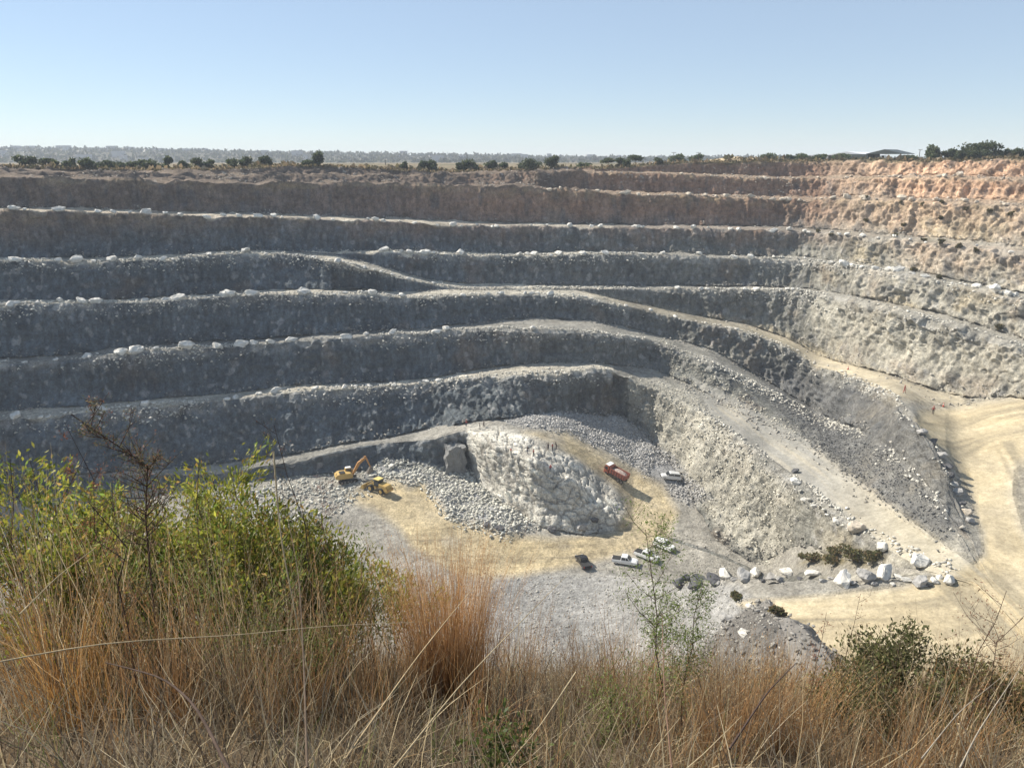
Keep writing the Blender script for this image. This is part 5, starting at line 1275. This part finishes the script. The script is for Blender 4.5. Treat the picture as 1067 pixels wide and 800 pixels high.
# little dark bushes on the sunlit ledges
for px, py, s in [(1009,220,7),(1034,223,9),(984,212,5),(983,229,6),(1055,225,6),(965,214,5),(941,213,5),(943,236,5),(985,254,7),(1002,259,8),(962,253,5),(852,243,5),(867,246,4),(932,248,6),(952,283,7),(980,291,6),(904,231,5),(903,210,5),(1040,344,10),(1021,262,5)]:
    p = hit(px, py); m = (p.y * CP - p.z * SP) / F
    tree('ledge_bush', 'small dark dry bush on the sunlit right wall ledges', p, s * m * .62, s * m * .95, GREEN * np.array((2.2, 1.5, 1.3)), 'round', .16, 'bush', 'bushes on the right wall ledges', leafsz=.4)
for px, py, s, lab in [(845,586,16,'low dry green scrub at the left above the roadside boulders'), (868,584,20,'darker middle scrub above the broad pale boulder'), (893,581,22,'tallest brownish scrub above the roadside boulders'), (912,584,16,'brown scrub at the right end above the tallest white boulder'), (766,625,9,'small brown bush on top of the grey spoil mound'), (806,640,10,'olive bush on the right shoulder of the grey spoil mound')]:
    p = hit(px, py); m = (p.y * CP - p.z * SP) / F
    tree('scrub', lab, p, s * m * .75, s * m * 1.5, np.array([(.17,.145,.06), (.12,.125,.045), (.20,.14,.075), (.10,.105,.045)]), 'round', .5, 'bush', leafsz=.35)
# sheds, poles, masts
M_roofw = plain('pale sheet roof', (.72, .73, .74), .5, var=.06, scale=.4); M_wall = plain('shed wall', (.40, .40, .40), .8); M_dkroof = plain('dark green shed sheet', (.06, .075, .075), .6)
def shed(name, label, pxa, pxb, back, wh, rh, mr, mw, deep):
    a, b = rim(pxa, back), rim(pxb, back); c = (a + b) / 2; c.z = min(a.z, b.z); L = (b - a).length
    e = empty(name, c, math.atan2(b.y - a.y, b.x - a.x)); tag(e, label, 'shed')
    MB().box((0, deep / 2, wh / 2), (L, deep, wh)).build('wall', mw, e)
    MB().prism([(-.6, wh), (-.6, wh + .15), (deep / 2, wh + rh), (deep + .6, wh + .15), (deep + .6, wh)], -L / 2 - .4, L / 2 + .4).build('roof', mr, e)
    e.children[-1].rotation_euler = (0, 0, math.pi / 2); e.children[-1].location = (0, 0, 0.003)
    for x in (-L * .3, 0, L * .3): MB().box((x, -.04, wh * .42), (L * .08, .1, wh * .8)).build('door', M_dkroof, e)
shed('long_shed', 'long low shed with a pale white roof beyond the right rim', 843, 906, 40, 3.0, 1.4, M_roofw, M_wall, 14)
shed('dark_shed', 'dark green shed with an arched look right of the white roofed one', 894, 926, 30, 3.0, 1.7, M_dkroof, M_dkroof, 12)
def pole(name, label, px, back, h, kind):
    e = empty(name, rim(px, back)); tag(e, label, 'pole' if kind != 'mast' else 'mast')
    MB().tube([(0, 0, -.3), (0, 0, h)], [.13, .09], 8).build('post', M_bark if kind != 'mast' else M_steel, e)
    if kind == 'power':
        MB().box((0, 0, h - .4), (1.8, .12, .12)).build('crossarm', M_bark, e); m = MB(); [m.cyl((x, 0, h - .22), .07, .25) for x in (-.8, 0, .8)]; m.build('insulator', M_glass, e)
    elif kind == 'light':
        MB().box((0, 0, h), (1.2, .2, .15)).build('crossarm', M_steel, e); [MB().box((x, -.15, h + .1), (.4, .25, .3), bevel=.04).build('lamp', M_lamp, e) for x in (-.45, .45)]
    else:
        m = MB(); [m.tube([(s * .5, .5 * (i % 2), -.2), (0, 0, h * .8)], .04, 5) for i, s in enumerate((-1, 1, 0))]; m.build('stay', M_steel, e)
pole('power_pole', 'left wooden power pole beside the pale stockpile', 701, 22, 4.6, 'power'); pole('power_pole', 'right wooden power pole beside the pale stockpile', 727, 22, 4.2, 'power')
pole('radio_mast', 'thin lattice mast above the middle of the rim', 487, 30, 6.5, 'mast'); pole('light_pole', 'light mast left of the dome shaped tree on the right rim', 957, 12, 3.6, 'light')
pole('radio_mast', 'short thin pole on the rim between the pointed and small round trees', 402, 30, 3.6, 'mast')
# brown grass and scrub that fringes the plateau
n = 9000; px_ = rng.uniform(-150, 1220, n); bk = 14 * rng.random(n) ** 1.5
cI = np.clip(((px_ - PXC[0]) / (PXC[1] - PXC[0])).astype(int), 1, NC - 2); r0 = ROW['R']
rI = r0 + np.array([int(np.argmin(np.abs(V[r0:r0 + 12, c, 1] - V[r0, c, 1] - b))) for c, b in zip(cI, bk)])
base = V[rI, cI] + rng.normal(size=(n, 3)) * (.6, .6, .03)
s = Soup(); hh = rng.uniform(.2, .9, n) * (1 + 1.2 * (rng.random(n) < .06))
for k in range(2): s.add(*leaves(base + rng.normal(size=(n, 3)) * (.3, .3, .05), hh * 1.2, pick(np.array([(.20,.15,.09), (.14,.12,.06), (.09,.085,.045), (.26,.20,.12)]), n), aspect=.9, axis=np.array((0, 0, .8)) + np.zeros((n, 3))))
tag(s.build('rim_scrub', M_leaf), 'dry brown grass and scrub fringing the top of the quarry', 'scrub', kind='stuff')
# the far wooded town: a low ridge 1.3 to 2.3 km away
hx = np.linspace(-2300, 1500, 160); hy = np.linspace(1250, 2250, 30)
HX, HY = np.meshgrid(hx, hy); f_ = (HY - 1250) / 1000
prof = np.interp(HX, [-2300, -1500, -900, -500, -100, 200, 1500], [26, 24, 19, 11, 3, -2, -4])
HZ = -9 + (prof + 9) * np.sin(np.clip(f_, 0, 1) * math.pi * .75) ** 1.2
HPn = np.stack([HX, HY, HZ], -1); HZ = HZ + 4 * noise(HPn, 260, 97) * f_ + 1.5 * noise(HPn, 90, 98); HPn[..., 2] = HZ
i_ = np.arange(HX.size).reshape(HX.shape); fq = np.stack([i_[:-1, :-1], i_[:-1, 1:], i_[1:, 1:], i_[1:, :-1]], -1).reshape(-1, 4)
o = mesh_obj('hill', HPn.reshape(-1, 3), fq, M_soil, colors=np.broadcast_to((.09, .085, .06), (HX.size, 3))); o['kind'] = 'structure'
n = 9000; a_ = rng.integers(0, HX.size, n); base = HPn.reshape(-1, 3)[a_] + rng.normal(size=(n, 3)) * (14, 16, 0)
sz = rng.uniform(5, 11, n); s = Soup()
for k in range(5):
    s.add(*leaves(base + rng.normal(size=(n, 3)) * (2.2, 2.2, 1.2) + np.stack([0 * sz, 0 * sz, sz * .25], -1), sz * rng.uniform(.5, 1, n), pick(np.array([(.05,.06,.035), (.065,.07,.04), (.04,.045,.03)]), n), aspect=.8))
tag(s.build('far_wood', M_leaf), 'hazy blue wooded suburb on the far left skyline', 'woodland', kind='stuff')
m = MB()
for k in range(110):
    j = rng.integers(0, HX.size); p = HPn.reshape(-1, 3)[j]
    if p[0] > 300: continue
    m.box((p[0] + rng.normal() * 15, p[1] + rng.normal() * 12, p[2] + 4), (rng.uniform(8, 26), rng.uniform(8, 14), rng.uniform(8, 17)), rz=rng.uniform(-.3, .3))
tag(m.build('far_town', plain('pale plaster', (.50, .48, .46), .8, scale=.1)), 'tiny pale buildings among the hazy trees on the left skyline', 'town', kind='stuff')
# ------------------------------------------------------------------ light, air, camera
sun_dir = Vector((-.70, .37, .68)).normalized()          # towards the sun
sl = bpy.data.lights.new('sun', 'SUN'); sl.energy = 5.0; sl.angle = R(0.55); sl.color = (1.0, .92, .80)
so = bpy.data.objects.new('sun', sl); so.rotation_euler = (-sun_dir).to_track_quat('-Z', 'Y').to_euler(); COL.objects.link(so)
w = bpy.data.worlds.new('World'); scene.world = w; w.use_nodes = True
nt = w.node_tree; bg = nt.nodes['Background']
sky = nt.nodes.new('ShaderNodeTexSky'); sky.sky_type = 'NISHITA'; sky.sun_disc = False
sky.sun_elevation = math.asin(sun_dir.z); sky.sun_rotation = math.atan2(sun_dir.x, sun_dir.y)
sky.altitude = 1400; sky.air_density = 1.0; sky.dust_density = .1; sky.ozone_density = 2.5
mxs = nt.nodes.new('ShaderNodeMixRGB'); mxs.inputs['Fac'].default_value = .5; mxs.inputs['Color2'].default_value = (4.3, 5.2, 6.3, 1)   # even summer haze over the clear-sky model
nt.links.new(sky.outputs['Color'], mxs.inputs['Color1']); nt.links.new(mxs.outputs['Color'], bg.inputs['Color']); bg.inputs['Strength'].default_value = 0.08
# air
hb = MB(); hb.box((0, 1000, -25), (5600, 3400, 120))
haze = hb.build('haze', None); haze['kind'] = 'stuff'
m = bpy.data.materials.new('air'); m.use_nodes = True; nt = m.node_tree
nt.nodes.remove(nt.nodes['Principled BSDF'])
pv = nt.nodes.new('ShaderNodeVolumePrincipled'); pv.inputs['Color'].default_value = (.80, .88, 1, 1); pv.inputs['Density'].default_value = HAZE
pv.inputs['Anisotropy'].default_value = 0.0
nt.links.new(pv.outputs['Volume'], nt.nodes['Material Output'].inputs['Volume'])
haze.data.materials.clear(); haze.data.materials.append(m)
cam = bpy.data.cameras.new('camera'); cam.sensor_width = 36; cam.lens = 36 * F / 1067; cam.clip_start = .05; cam.clip_end = 12000
co = bpy.data.objects.new('camera', cam); co.location = (0, 0, 0); co.rotation_euler = (math.pi / 2 - P, 0, 0); COL.objects.link(co); scene.camera = co
scene.view_settings.view_transform = 'Standard'; scene.view_settings.look = 'None'; scene.view_settings.gamma = 1
scene.view_settings.exposure = EXPO
scene.render.engine = 'CYCLES'
cy = scene.cycles; cy.use_denoising = True; cy.max_bounces = 6; cy.diffuse_bounces = 3; cy.volume_bounces = 1; cy.transparent_max_bounces = 8
